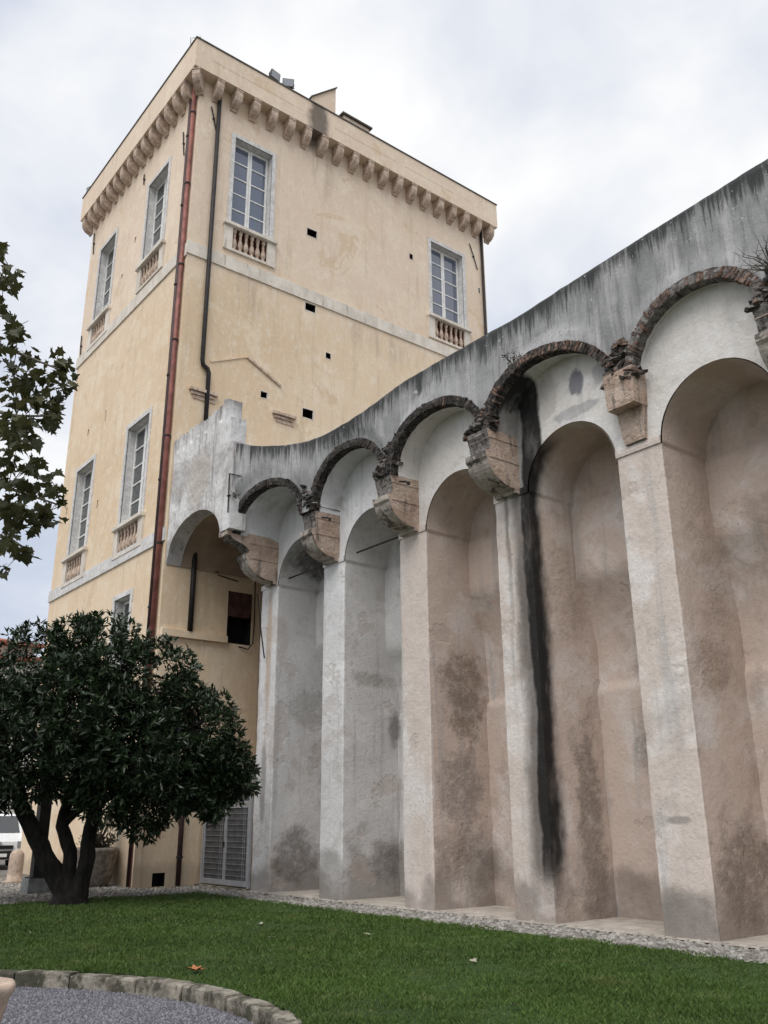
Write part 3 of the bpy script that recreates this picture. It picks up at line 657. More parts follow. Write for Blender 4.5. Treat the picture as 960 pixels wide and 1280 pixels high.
# broken rubble above each corbel, between the rings
for k in range(1, 7):
    b = MB(); c = CC[k]; tip = (0, 10.90, 10.86, 10.84, 11.30, 10.95, 11.1)[k]
    core = []
    for z in np.linspace(ZS-.01, 9.35, 9):
        t = (z-ZS)/.93; w = .24*(1-t)+.05; xx = tip+.06+(Xf(c)-tip+.02)*t**.8
        core.append([(PXF, c+w, z)] + [(xx+.05*fbm(3, y, z, 5, k), y, z) for y in np.linspace(c+w, c-w, 8)] + [(PXF, c-w, z)])
    b.mi = 0; b.grid(core)
    for i in range(80):
        t = random.random()**1.3; z = ZS+.02+(.62 if k == 1 else .80)*t; w = (.27*(1-t)+.09); y = c+random.uniform(-w, w); x = tip+.06+(Xf(c)-tip)*t**.8+random.uniform(-.05,.08)
        s = Vector((random.uniform(.05,.13), random.uniform(.04,.11), random.uniform(.018,.045))); mt = Matrix.Rotation(random.uniform(-.5,.5), 3, 'X') @ Matrix.Rotation(random.uniform(-.6,.6), 3, 'Z') @ Matrix.Rotation(random.uniform(-.4,.4), 3, 'Y')
        vs_ = [Vector((x, y, z)) + mt @ Vector((sx*s.x*random.uniform(.7,1.1), sy*s.y*random.uniform(.7,1.1), sz*s.z*random.uniform(.7,1.1))) for sx, sy, sz in ((-1,-1,-1),(1,-1,-1),(1,1,-1),(-1,1,-1),(-1,-1,1),(1,-1,1),(1,1,1),(-1,1,1))]
        b.mi = (1 if random.random() < (.06 if k < 3 else .4) else 2) if random.random() < .75 else 0
        b.add(vs_, [(0,3,2,1),(4,5,6,7),(0,1,5,4),(1,2,6,5),(2,3,7,6),(3,0,4,7)])
    tag(b.build('broken_masonry', [M['black'], M['brick'], M['darkbrick']], arc), kind='stuff')
# grey rendered upper wall, bending out towards the tower
b = MB(); rows = []; att = []
ys = np.arange(19.06, 1.75, -.055)
TOPC = [[ring_y(k, t, .12)+(k,) for t in np.linspace(0, math.pi, 200)] for k in range(6)]
def zlow(y):
    z, x = ZS, None
    for k, L in enumerate(TOPC):
        yy = [p[0] for p in L][::-1]
        if yy[0] < y < yy[-1]:
            zz_ = float(np.interp(y, yy, [p[1] for p in L][::-1]))
            if zz_ > z: z, x = zz_, ring_x(k, y)
    return z, x
for y in ys:
    zt = Zt(y)+.012*nz(0, y, 0, 4); zl, xr = zlow(y); x = Xf(y); row = []; xr = x if xr is None else xr+.012
    for i, t in enumerate(np.linspace(0, 1, 26)):
        z = zl+(zt-zl)*t; e = .022*fbm(0, y, z, .9, 12)+.010*fbm(0, y, z, 5, 13); w = min(1, (z-zl)/.5); w = w*w*(3-2*w); row.append((xr+(x-xr)*w+e*(.3+.7*w), y, z)); att.append(zt-z)
    row += [(x+.03, y, zt+.012), (x+.5, y, zt+.0), (12.6, y, zt-.05), (12.6, y, 9.0)]; att += [0, 0, 0, 1]
    rows.append(row)
b.grid(rows); me = b.mesh('upper_wall', M['parapet'], True)
a_ = me.attributes.new('tint', 'FLOAT', 'POINT'); a_.data.foreach_set('value', np.array(att, dtype=np.float32))
link('upper_wall', me, arc)
b = MB(); b.box(13.34, 13.9, 1.4, 22.58, -.05, 9.6); b.box(12.5, 13.36, 1.5, 19.9, 8.9, 9.9); b.box(11.8, 13.4, 1.35, 1.75, 0, 9.9); b.build('light_block_backing', M['niche'], arc)  # unseen boxes behind the niches, added so no light leaks through
# stub wall joining the tower, over the open loggia arch
SY0, SY1, SCY, SHW, SR = 18.97, 22.58, 21.0, 1.54, 1.10
b = MB(); rows = []
def stub_low(y):
    d = (y-SCY)/SHW; return 8.50 if d <= -1 else 8.36+SR*math.sqrt(max(0, 1-d*d))
def stub_top(y):
    if y < 19.16: return 10.86
    if y < 19.44: return 11.62
    s = 12.22 if y < 20.0 else (12.05 if y < 20.5 else 12.12)
    return s + .34*nz(0, y*6, 2)*(1 if int(y*7) % 2 else .3)
ys = sorted(set(list(np.arange(SY0, SY1, .045)) + [SCY-SHW-.001, SCY-SHW+.002, 19.159, 19.161, 19.439, 19.441, SY1]))
for y in ys:
    zl, zt = stub_low(y), stub_top(y); fr = []
    for t in np.linspace(0, 1, 30):
        z = zl+(zt-zl)*t; g = .05 if (z > zt-.45 and int(y*7) % 3 == 0 and y > 19.5) else 0
        fr.append((10.10+.03*fbm(0, y, z, 1.5, 3)+.018*fbm(0, y, z, 6, 4)+g, y, z))
    rows.append([(10.55, y, zl)] + fr + [(10.55, y, zt), (10.55, y, zl)])
b.grid(rows); n_ = len(rows[0]); b.f.append(tuple(range(n_-1))); b.m.append(0)
b.build('stub_wall', M['stub'], arc)
b = MB(); rows = []
for a in np.linspace(0, math.pi, 40):
    y = SCY+(SHW+.03)*math.cos(a); z = 8.36+(SR+.03)*math.sin(a); rows.append([(x, y+.01*fbm(x,y,z,2), z+.012*fbm(x, y, z, 2, 3)) for x in np.linspace(10.11, 13.34, 12)])
b.grid(rows); b.build('loggia_vault', M['loggia'], arc, smooth=True)
b = MB(); b.box(10.56, 13.34, 19.12, 22.58, 9.62, 9.9); b.box(10.5, 13.3, 19.13, 19.46, 8.5, 9.62); b.build('loggia_roof', M['stub'], arc)
b = MB(); b.box(13.2, 13.33, 19.9, 22.58, 0, 9.5); b.build('loggia_back', M['loggia'], arc)
# ironwork on the arcade
b = MB(); b.tube([(10.06, 19.02, 8.9), (10.05, 19.02, 9.95)], .018, 6); b.box(10.03, 10.08, 18.96, 19.08, 9.34, 9.37); b.tube([(10.05, 19.02, 9.95), (10.3, 18.7, 9.82)], .014, 5); b.build('wall_anchor', M['iron'], arc)
for k in (0, 1):
    yc, r = BAYS[k]; b = MB(); b.tube([(11.72, yc-r, ZI+.12), (11.72, yc+r*.62, ZI+.12)], .022, 6); b.build('tie_rod', M['iron'], arc)
for k, x in ((1, 11.0), (2, 10.95)):
    b = MB(); y = PC[k]-PW[k]; b.tube([(x, y, 8.20), (x+.05, y-.16, 8.16), (x+.08, y-.19, 8.13)], .02, 6); b.lathe([(.0,-.04),(.035,-.03),(.035,.03),(0,.04)], (x+.08, y-.2, 8.12), 8); b.build('iron_hook', M['iron'], arc)
b = MB(); b.tube([(11.35, 19.6, 7.1), (11.45, 19.55, 6.2), (11.56, 19.5, 5.45)], .018, 6); b.build('hanging_rod', M['iron'], arc)
# metal gate closing the ground-floor opening beside the tower
gate_y0, gate_y1 = 19.95, 22.40
b = MB(); X0, X1 = 11.60, 11.67
b.box(X0, X1, gate_y0, gate_y0+.07, .03, 2.75); b.box(X0, X1, gate_y1-.07, gate_y1, .03, 2.75); b.box(X0+.003, X1-.003, gate_y0+.07, gate_y1-.07, 1.96, 2.04); b.box(X0, X1, gate_y0+.07, gate_y1-.07, 2.68, 2.75)
gate = b.build('gate', M['galv'], arc)
ym = (gate_y0+gate_y1)/2
for ya, yb in ((gate_y0+.08, ym-.006), (ym+.006, gate_y1-.08)):
    b = MB(); b.box(X0+.01, X1-.012, ya, ya+.06, .08, 1.94); b.box(X0+.01, X1-.012, yb-.06, yb, .08, 1.94); b.box(X0+.01, X1-.012, ya+.06, yb-.06, .08, .20); b.box(X0+.01, X1-.012, ya+.06, yb-.06, 1.88, 1.94)
    b.build('leaf_frame', M['galv'], gate)
    b = MB(); b.box(X0+.035, X0+.042, ya+.05, yb-.05, .19, 1.89); b.build('panel', M['lamp'], gate)
    for i in range(12): b = MB(); zz_ = .30+.131*i; b.box(X0+.016, X0+.030, ya+.055, yb-.055, zz_, zz_+.007); b.build('bar', M['galv'], gate)
    for i in range(2): b = MB(); yy = ya+.16+i*.09; b.box(X0+.012, X0+.0155, yy, yy+.012, .19, 1.89); b.build('bar', M['galv'], gate)
b = MB(); b.box(X0+.03, X0+.04, gate_y0+.06, gate_y1-.06, 2.03, 2.69); b.build('transom', M['pane_dim'], gate)
b = MB(); b.box(X0-.02, X0+.012, ym+.02, ym+.05, .95, 1.08); b.build('handle', M['iron'], gate)
b = MB(); b.box(11.5, 11.75, 19.92, 22.5, -.02, .045); b.build('threshold', M['kerb'], arc)

# ================================================================== TOWER
TX, TY, TX2, TY2, TZ = 10.05, 22.60, 23.42, 32.2, 25.6
tow = thing('palazzo_tower', 'tall peach plastered tower with bracketed parapet and white framed windows beside the niche wall', 'building', (16.7, 27.4, 0))
fR = lambda u, v, d: (u, TY+d, v)          # right-hand face, d metres into the wall
fL = lambda u, v, d: (TX+d, u, v)          # left-hand face
def wall(name, f, u0, u1, v0, v1, holes, mats, parent):
    b = MB(); us = sorted({u0, u1, *[h[0] for h in holes], *[h[1] for h in holes]}); vs_ = sorted({v0, v1, *[h[2] for h in holes], *[h[3] for h in holes]})
    for i in range(len(us)-1):
        for j in range(len(vs_)-1):
            cu_, cv_ = (us[i]+us[i+1])/2, (vs_[j]+vs_[j+1])/2
            if any(h[0] < cu_ < h[1] and h[2] < cv_ < h[3] for h in holes): continue
            b.add([f(us[i],vs_[j],0), f(us[i+1],vs_[j],0), f(us[i+1],vs_[j+1],0), f(us[i],vs_[j+1],0)], [(0,1,2,3)])
    for a0, a1, c0, c1, d, rev, bk in holes:
        b.mi = rev
        P = [f(a0,c0,0), f(a1,c0,0), f(a1,c1,0), f(a0,c1,0), f(a0,c0,d), f(a1,c0,d), f(a1,c1,d), f(a0,c1,d)]
        b.add(P, [(0,1,5,4),(1,2,6,5),(2,3,7,6),(3,0,4,7)]); b.mi = bk; b.add(P[4:], [(0,1,2,3)]); b.mi = 0
    return b.build(name, mats, parent)
WM = [M['tower'], M['marble'], M['dark'], M['recess']]
WR = [(11.48, 12.96, 20.34, 23.86), (20.38, 22.10, 20.18, 23.58)]
WL = [(24.67, 26.33, 20.10, 23.50), (29.30, 30.87, 19.84, 23.27), (24.45, 26.14, 10.36, 13.72), (29.07, 30.70, 10.38, 13.65), (24.72, 25.90, 5.2, 7.93)]
def bal_rect(w): return (w[0]+.08, w[1]-.08, w[2]-1.02, w[2]-.16)
hR = [(*w, .55, 1, 2) for w in WR] + [(*bal_rect(w), .36, 3, 3) for w in WR]
hR += [(a, b_, c, d, .4, 2, 2) for a, b_, c, d in ((14.5,14.92,21.25,21.55), (14.5,14.92,18.2,18.5), (14.5,14.92,14.15,14.47), (19.27,19.43,22.29,22.52), (15.38,15.59,16.62,16.84), (12.9,13.14,14.38,14.6), (22.98,23.08,22.22,22.45), (12.12,12.9,6.38,7.9))]  # sides and backs of these holes painted black for the shade inside
hR += [(10.38, 10.72, .02, .34, .35, 2, 2)]
hL = [(*w, .55, 1, 2) for w in WL] + [(*bal_rect(w), .36, 3, 3) for w in WL[:4]]
hL += [(27.2,27.34,21.6,21.86,.3,0,2), (28.2,28.34,20.6,20.8,.3,0,2), (30.0,30.15,14.9,15.15,.3,0,2), (28.4,28.5,14.9,15.3,.3,0,2), (28.3,28.42,11.6,11.9,.3,0,2), (31.4,31.52,12.2,12.5,.3,0,2)]
wall('facade', fR, TX, TX2, -.05, TZ, hR, WM, tow); wall('facade', fL, TY, TY2, -.05, TZ, hL, WM, tow)
b = MB(); b.add([(TX2,TY,0),(TX2,TY2,0),(TX2,TY2,TZ),(TX2,TY,TZ)], [(0,1,2,3)]); b.add([(TX,TY2,0),(TX2,TY2,0),(TX2,TY2,TZ),(TX,TY2,TZ)], [(0,1,2,3)]); b.build('rear_wall', M['tower'], tow)
for a, b_, c, d in [h[:4] for h in hR if h[4] == .4 and h[1]-h[0] < .6]:      # pale mortar lips round the putlog holes
    b = MB(); w_ = .035 if b_-a > .3 else .025
    b.fbox(fR, a-w_, a, c-w_*.4, d+w_, -.008, .03); b.fbox(fR, b_, b_+w_, c-w_, d+w_*.7, -.010, .03); b.fbox(fR, a, b_, d, d+w_, -.009, .03); b.fbox(fR, a, b_, c-w_, c, -.007, .03)
    b.v = [(x+random.uniform(-.008,.008), y, z+random.uniform(-.008,.008)) for x, y, z in b.v]; b.build('hole_rim', M['band'], tow)
# parapet on brackets
OV = .45; PZ0, PZ1 = 25.55, 26.70
b = MB(); b.box(TX-OV, TX2+OV, TY-OV, TY2+OV, PZ0, PZ1); par = b.build('parapet', M['tower'], tow)
b = MB(); b.box(TX-OV-.03, TX2+OV+.03, TY-OV-.03, TY2+OV+.03, PZ1+.002, PZ1+.055); b.build('coping', M['coping'], par)
b = MB()                                                     # shallow framed panels on the parapet's right face
for u0_, u1_ in ((10.2, 13.9), (15.3, 18.3), (18.7, 21.3)):
    y0_ = TY-OV
    for (a, c, d, e_) in ((u0_, u1_, 26.10, 26.115), (u1_, u1_+.015, 25.8, 26.115)): b.box(a, c, y0_-.006, y0_+.01, d, e_)
b.build('panel_line', M['tower'], par)
def bracket_mesh():
    b = MB(); q = [(0, 24.86), (.06, 24.86)] + [(.06+.36*math.sin(a), 24.92+.34*(1-math.cos(a))) for a in np.linspace(.1, 1.5, 8)] + [(.43, 25.30), (.43, 25.547), (0, 25.547)]
    b.prism(q, lambda p, z, a: (a, -p, z-25.0), -.13, .13); b.box(-.145, .145, -.447, 0, .47, .545)
    return b.mesh('bracket', M['terra'])
BRK = bracket_mesh()
nR = 19; nL = 15
for i in range(nR+1):
    x = TX-.15+ (TX2-TX+.30)*i/nR
    if i == 0: continue
    link('bracket', BRK, tow, (x, TY-.001, 25.0), (0, 0, random.uniform(-.02,.02)), (random.uniform(.93,1.05), random.uniform(.94,1.0), 1))
for i in range(1, nL+1):
    y = TY-.15+(TY2-TY+.30)*i/nL
    link('bracket', BRK, tow, (TX-.001, y, 25.0), (0, 0, -math.pi/2+random.uniform(-.02,.02)), (random.uniform(.93,1.05), random.uniform(.94,1.0), 1))
link('bracket', BRK, tow, (TX+.03, TY+.03, 25.0), (0, 0, -math.pi/4), (1, 1.3, 1))
# string courses
b = MB(); b.box(TX-.05, TX2+.05, TY-.05, TY+.01, 18.56, 19.02); b.build('string_course', M['band'], tow)
b = MB(); b.box(TX-.05, TX+.01, TY+.012, TY2+.05, 18.50, 18.96); b.build('string_course', M['band'], tow)
b = MB(); b.box(TX-.05, TX+.01, TY+.02, TY2+.05, 9.06, 9.46); b.build('string_course', M['marble'], tow)
b = MB(); b.box(10.1, 12.10, TY-.12, TY+.01, 6.36, 6.55); b.build('ledge', M['tower'], tow)
# windows: stone surround, two sashes of five panes, baluster parapet below
def window(w, f, pane, bal=True, rows=5):
    u0, u1, v0, v1 = w; s = .15; b = MB()
    b.fbox(f, u0-s, u0, v0, v1+s, -.035, .02); b.fbox(f, u1, u1+s, v0, v1+s, -.035, .02); b.fbox(f, u0, u1, v1, v1+s, -.034, .02)
    o = b.build('window', M['marble'], tow); um = (u0+u1)/2
    for a0, a1 in ((u0+.02, um-.006), (um+.006, u1-.02)):
        b = MB(); d0, d1 = .25, .31; z0, z1 = v0+.02, v1-.02
        b.fbox(f, a0, a0+.075, z0, z1, d0, d1); b.fbox(f, a1-.075, a1, z0, z1, d0, d1)
        b.fbox(f, a0+.075, a1-.075, z0, z0+.16, d0+.003, d1); b.fbox(f, a0+.075, a1-.075, z1-.09, z1, d0+.003, d1)
        hh = (z1-.09-z0-.16)/rows
        for i in range(1, rows): zc = z0+.16+hh*i; b.fbox(f, a0+.075, a1-.075, zc-.022, zc+.022, d0+.006, d1)
        b.build('sash', M['white'], o)
        for i in range(rows):
            zc = z0+.16+hh*i; b = MB(); t1, t2 = random.uniform(-.006, .006), random.uniform(-.006, .006)
            b.add([f(a0+.07, zc, .285), f(a1-.07, zc, .285+t1), f(a1-.07, zc+hh, .285+t1+t2), f(a0+.07, zc+hh, .285+t2)], [(0,1,2,3)]); b.build('pane', pane, o)
    if not bal: return
    g = bal_rect(w); b = MB()
    b.fbox(f, u0-.27, u1+.27, v0-.135, v0-.02, -.16, .10); b.fbox(f, u0-.25, u1+.25, v0-.16, v0-.137, -.12, .05)
    b.fbox(f, u0-.24, g[0], v0-1.06, v0-.162, -.07, .01); b.fbox(f, g[1], u1+.24, v0-1.06, v0-.162, -.07, .01); b.fbox(f, g[0], g[1], g[2]-.04, g[2]+.05, -.068, .2)
    ob = b.build('balustrade', M['band'], tow)
    for i in range(6):
        u = g[0]+(g[1]-g[0])*(i+.5)/6; p = f(u, g[2]+.05, .03); link('baluster', BAL, ob, p)
bb = MB(); bb.lathe([(.075,0),(.075,.05),(.05,.06),(.045,.10),(.085,.17),(.092,.25),(.075,.35),(.045,.47),(.040,.52),(.055,.55),(.045,.58),(.045,.66),(.07,.70),(.07,.812)], n=10); BAL = bb.mesh('baluster', M['terra'], True)
for w in WR: window(w, fR, M['pane_blue'])
for w in WL[:4]: window(w, fL, M['pane_dim'])
window(WL[4], fL, M['pane_dim'], False, 4)
# downpipes with brackets
def pipe(pts, r, mat, name='downpipe', clips=()):
    b = MB(); b.tube(pts, r, 10); o = b.build(name, mat, tow, smooth=True)
    for z in clips:
        p = pts[0] if len(pts) == 2 else pts[1]
        c = MB(); c.lathe([(r+.003,-.03),(r+.02,-.025),(r+.02,.025),(r+.003,.03)], (p[0], p[1], z), 10); c.build('clip', M['iron'], o)
pipe([(TX-.10, TY+.20, 25.5), (TX-.10, TY+.20, .02)], .075, M['copper'], clips=[2.4, 5.8, 9.0, 12.3, 15.5, 18.2, 21.3, 24.2])
pipe([(TX-.09, TY+.46, 25.5), (TX-.09, TY+.46, .02)], .06, M['maroon'], clips=[3.1, 7.2, 11.0, 14.4, 17.6, 20.6, 23.4])
pipe([(10.76, TY-.09, 25.5), (10.76, TY-.09, 14.95), (10.80, TY-.09, 14.8), (10.95, TY-.09, 14.72), (11.0, TY-.09, 14.6), (11.0, TY-.09, 12.0)], .07, M['iron'], clips=[])
pipe([(10.93, TY-.09, 9.2), (10.93, TY-.09, 6.56)], .075, M['iron'])
pipe([(23.22, TY-.08, 25.5), (23.22, TY-.08, 11)], .06, M['iron'])
pipe([(11.05, TY-.09, 2.9), (11.05, TY-.09, .02)], .065, M['maroon'], clips=[.7, 1.9])
b = MB(); b.box(TX-.20, TX-.002, TY-.03, TY+.05, 0, 3.0); b.build('corner_strip', M['tower'], tow)
# iron tie anchors and old scars in the plaster
for p0, p1, f in (((10.50, 24.6), (10.72, 23.7), fR), ((22.55, 24.4), (22.95, 23.3), fR), ((23.62, 24.0), (23.42, 22.9), fL), ((31.9, 24.7), (31.75, 23.6), fL), ((32.0, 19.9), (31.85, 18.9), fL), ((26.9, 24.4), (26.85, 23.9), fL)):
    b = MB(); m0 = ((p0[0]+p1[0])/2, (p0[1]+p1[1])/2); b.tube([f(*p0, -.04), f(*m0, -.05), f(*p1, -.04)], .022, 6); b.tube([f(*m0, -.07), f(*m0, .05)], .04, 6); b.build('tie_anchor', M['iron'], tow)
def ridge(pts, w, d, mat, name):
    b = MB()
    for (a, c), (e_, g) in zip(pts[:-1], pts[1:]):
        L = math.hypot(e_-a, g-c); nx_, nz_ = -(g-c)/L*w/2, (e_-a)/L*w/2
        b.add([fR(a+nx_, c+nz_, -d), fR(a-nx_, c-nz_, -d), fR(e_-nx_, g-nz_, -d), fR(e_+nx_, g+nz_, -d), fR(a+nx_, c+nz_, .01), fR(a-nx_, c-nz_, .01), fR(e_-nx_, g-nz_, .01), fR(e_+nx_, g+nz_, .01)],
              [(0,1,2,3),(0,3,7,4),(1,5,6,2),(0,4,5,1),(3,2,6,7)])
    b.build(name, mat, tow)
ridge([(11.07,15.04),(12.32,15.62)], .05, .03, M['tower'], 'gable_scar'); ridge([(12.34,15.61),(13.63,14.97)], .07, .06, M['terra'], 'gable_scar')
for u0_, u1_, v in ((10.42, 11.36, 13.88), (13.34, 14.2, 13.92)):
    b = MB(); b.fbox(fR, u0_, u1_, v, v+.09, -.13, .01); b.fbox(fR, u0_+.06, u1_-.10, v-.11, v-.03, -.07, .01); b.fbox(fR, u0_+.15, u1_-.05, v-.24, v-.12, -.03, .01); b.build('moulding_fragment', M['terra'], tow)
# loggia opening: rusty half shutter, dangling cable
b = MB(); b.fbox(fR, 12.16, 12.86, 7.16, 7.88, -.05, .12); b.build('shutter_box', M['shutter'], tow)
b = MB(); b.tube([(12.96, TY-.05, 8.3), (12.98, TY-.05, 7.0), (12.95, TY-.06, 6.45), (12.8, TY-.07, 6.25), (12.5, TY-.05, 6.3)], .018, 6); b.build('cable', M['iron'], tow)
b = MB(); b.tube([(11.62, TY-.04, 8.35), (11.7, TY-.05, 8.42), (11.75, TY-.04, 8.30), (12.4, TY-.03, 8.22)], .016, 6); b.build('cable', M['iron'], tow)
# roof-top pieces standing behind the parapet
b = MB(); y0_ = 22.9
tz = lambda x: 27.55+(x-14.5)*.95
b.add([(14.75,y0_,26.7),(15.86,y0_,26.7),(15.86,y0_,tz(15.86)),(14.75,y0_,tz(14.75)),(14.75,y0_+2.2,26.7),(15.86,y0_+2.2,26.7),(15.86,y0_+2.2,tz(15.86)),(14.75,y0_+2.2,tz(14.75))], [(0,1,2,3),(7,6,5,4),(0,3,7,4),(1,5,6,2),(3,2,6,7)])
ch = b.build('stair_turret', M['tower'], tow)
b = MB(); xa, xb2 = 14.70, 15.90
b.add([(x, y, tz(x)+dz) for dz in (.06, .002) for x, y in ((xa,y0_-.06),(xb2,y0_-.06),(xb2,y0_+2.26),(xa,y0_+2.26))], [(0,1,2,3),(4,7,6,5),(0,4,5,1),(1,5,6,2),(2,6,7,3),(3,7,4,0)]); b.build('turret_coping', M['coping'], ch)
b = MB(); b.box(16.15, 17.4, 22.75, 24.2, 26.76, 27.62); ch = b.build('roof_hatch', M['tower'], tow)
b = MB(); b.box(16.05, 17.5, 22.65, 24.3, 27.622, 27.69); b.build('hatch_lid', M['coping'], ch)

# floodlights on the parapet
def floodlight(loc, rz, label, s=1.0, tilt=.12):
    t = thing('floodlight', label, 'floodlight', loc, 'floodlights on the tower parapet')
    mt = Matrix.Translation(Vector(loc)) @ Matrix.Rotation(rz, 4, 'Z') @ Matrix.Scale(s, 4)
    def bld(name, mb, mat): mb.v = [tuple(mt @ Vector(v)) for v in mb.v]; return mb.build(name, mat, t)
    b = MB(); b.box(-.10,.10,-.06,.06,0,.02); b.tube([(0,0,.02),(0,0,.16)], .025, 6); b.box(-.24,.24,-.02,.02,.15,.17); b.box(-.24,-.225,-.02,.02,.17,.36); b.box(.225,.24,-.02,.02,.17,.36); bld('mount', b, M['iron'])
    R3 = Matrix.Rotation(tilt, 4, 'X'); off = Vector((0, 0, .34))
    b = MB(); q = [(-.22,-.17),(.22,-.17),(.22,.17),(-.22,.17)]
    b.add([Vector((x, -.10, z)) for x, z in q] + [Vector((x*.7, .13, z*.7)) for x, z in q], [(0,1,5,4),(1,2,6,5),(2,3,7,6),(3,0,4,7),(4,5,6,7),(3,2,1,0)]); b.v = [tuple((R3 @ Vector(v))+off) for v in b.v]; bld('housing', b, M['lamp'])
    b = MB(); b.add([Vector((x*.86, -.105, z*.84)) for x, z in q], [(0,1,2,3)]); b.v = [tuple((R3 @ Vector(v))+off) for v in b.v]; bld('lens', b, M['lampglass'])
floodlight((12.72, TY-.3, PZ1+.055), .15, 'dark floodlight on the parapet, further from the stair turret', .95)
floodlight((13.32, TY-.3, PZ1+.055), -.5, 'grey floodlight on the parapet, closer to the stair turret', .95)
floodlight((TX-.25, TY+.05, PZ1+.055), -.8, 'small floodlight at the tower corner above the downpipes', .85, .1)
floodlight((TX-.25, TY2+.15, PZ1+.055), -1.2, 'small floodlight at the far end of the parapet above the garden face', .85, .1)

# ================================================================== TREES AND PLANTS
HN = Vector((CF.x, CF.y, 0)).normalized(); HR = Vector((CR.x, CR.y, 0)).normalized()
def leaf_cloud(P, D, L, W, fold=.12, tint=None):
    """P base points, D unit directions, L lengths, W widths -> vertices, faces (4 triangles per leaf)"""
    n = len(P); up = RNG.normal(0, 1, (n, 3)); up[:, 2] += .8; S = np.cross(D, up); S /= np.linalg.norm(S, axis=1)[:, None]+1e-9; N = np.cross(S, D)
    L = L[:, None]; W = W[:, None]
    m = P+D*L*.5-N*W*fold*2; t = P+D*L-N*L*.10; l = P+D*L*.52+S*W*.5; r = P+D*L*.52-S*W*.5
    V = np.stack([P, l, t, r, m], 1).reshape(-1, 3); F = (np.arange(n)*5)[:, None, None]+np.array([[0,3,4],[3,2,4],[2,1,4],[1,0,4]])[None]
    return V, F.reshape(-1, 3), np.repeat(RNG.uniform(0, 1, n) if tint is None else tint, 5)
def rosettes(C, N, k, lmin, lmax, wr, spread=(.5, 1.35)):
    n = len(C); N = N/np.linalg.norm(N, axis=1)[:, None]
    A = np.cross(N, np.array([.3, .5, .81])); A /= np.linalg.norm(A, axis=1)[:, None]; B = np.cross(N, A)
    P, D = [], []
    for i in range(k):
        a = 2*np.pi*i/k+RNG.uniform(0, .9, n); s = RNG.uniform(spread[0], spread[1], n)
        d = N*np.cos(s)[:, None]+(A*np.cos(a)[:, None]+B*np.sin(a)[:, None])*np.sin(s)[:, None]; d /= np.linalg.norm(d, axis=1)[:, None]
        P.append(C+d*.02+RNG.normal(0, .02, (n, 3))); D.append(d)
    P = np.concatenate(P); D = np.concatenate(D); L = RNG.uniform(lmin, lmax, len(P)); return P, D, L, L*RNG.uniform(wr*.8, wr*1.2, len(P))

# --- evergreen magnolia-like tree on the lawn
TB = Vector((7.16, 19.5, 0))
mag = thing('evergreen_tree', 'dense dark glossy evergreen tree with several stems at the far edge of the lawn', 'tree', tuple(TB))
def tp(a, b_, z): return TB + HR*a + HN*b_ + Vector((0, 0, z))
b = MB()
stems = [([(-.02,0,-.05),(-.10,0,.25),(-.50,.05,.75),(-.90,.05,1.45),(-1.2,0,1.95),(-1.6,-.1,2.9),(-1.9,-.1,3.8)], [.26,.22,.20,.175,.155,.11,.05]),
         ([(.02,0,-.05),(.0,.0,.45),(-.08,.1,1.0),(-.34,.15,1.5),(-.28,.2,2.0),(-.1,.3,3.1),(-.2,.4,4.4)], [.26,.16,.14,.13,.12,.09,.04]),
         ([(.10,0,-.05),(.28,-.05,.5),(.34,-.1,1.3),(.42,-.1,1.95),(.75,-.2,3.0),(1.2,-.3,4.0)], [.26,.17,.145,.13,.10,.04]),
         ([(-.30,.15,1.55),(.05,.3,1.95),(.5,.6,2.5),(1.0,1.0,3.2)], [.10,.09,.07,.03]), ([(-.85,.05,1.4),(-1.3,.3,2.0),(-2.2,.5,2.7)], [.10,.08,.03]),
         ([(.42,-.1,1.95),(1.1,-.3,2.3),(2.0,-.4,2.6),(2.7,-.3,3.0)], [.10,.08,.06,.02])]
for pts, rad in stems:
    P = [];  Rr = []
    for i in range(len(pts)-1):
        for t in (0, .25, .5, .75): 
            q = tp(*[pts[i][j]+(pts[i+1][j]-pts[i][j])*t for j in range(3)]); P.append(q+Vector((nz(q.x,q.y,q.z,3), nz(q.y,q.z,q.x,3), 0))*.04); Rr.append((rad[i]+(rad[i+1]-rad[i])*t)*(1+.12*nz(q.x,q.y,q.z,4,3)))
    P.append(tp(*pts[-1])); Rr.append(rad[-1]); b.tube(P, Rr, 10)
b.lathe([(.46,-.06),(.40,.02),(.34,.12),(.27,.25)], tuple(tp(.03,0,0)), 12)
b.build('trunk', M['bark'], mag, smooth=True)
LOB = [(.25,0,5.05,1.0),(-1.25,0,4.8,.98),(1.45,0,4.45,.95),(2.45,-.2,3.35,1.0),(-2.6,0,4.0,1.1),(-2.8,0,2.9,1.0),(0,-1.2,3.7,1.2),(0,1.2,3.8,1.2),(1.3,-1.0,3.1,1.05),(-1.4,-1.0,3.3,1.15),
       (2.75,0,2.55,.82),(1.55,-.3,1.95,.62),(1.5,1.0,3.2,1.05),(-1.5,1.1,3.3,1.1),(.2,0,3.1,1.2),(-1.0,-.2,2.55,.75),(1.9,.8,4.0,.8),(.7,-.9,4.4,.85),(2.1,-.7,2.55,.8),(.4,-.6,2.6,.7),(-2.0,-.6,2.35,.75),(3.05,-.1,2.75,.55),(3.3,-.1,2.45,.5),(2.9,-.3,1.95,.42),(2.6,-.2,2.15,.6),(1.5,-.4,1.75,.52),(.7,-.6,2.1,.55),(-1.9,-.5,1.95,.5),(3.0,-.2,2.2,.45),(-.4,0,5.35,.6)]
C_, N_ = [], []
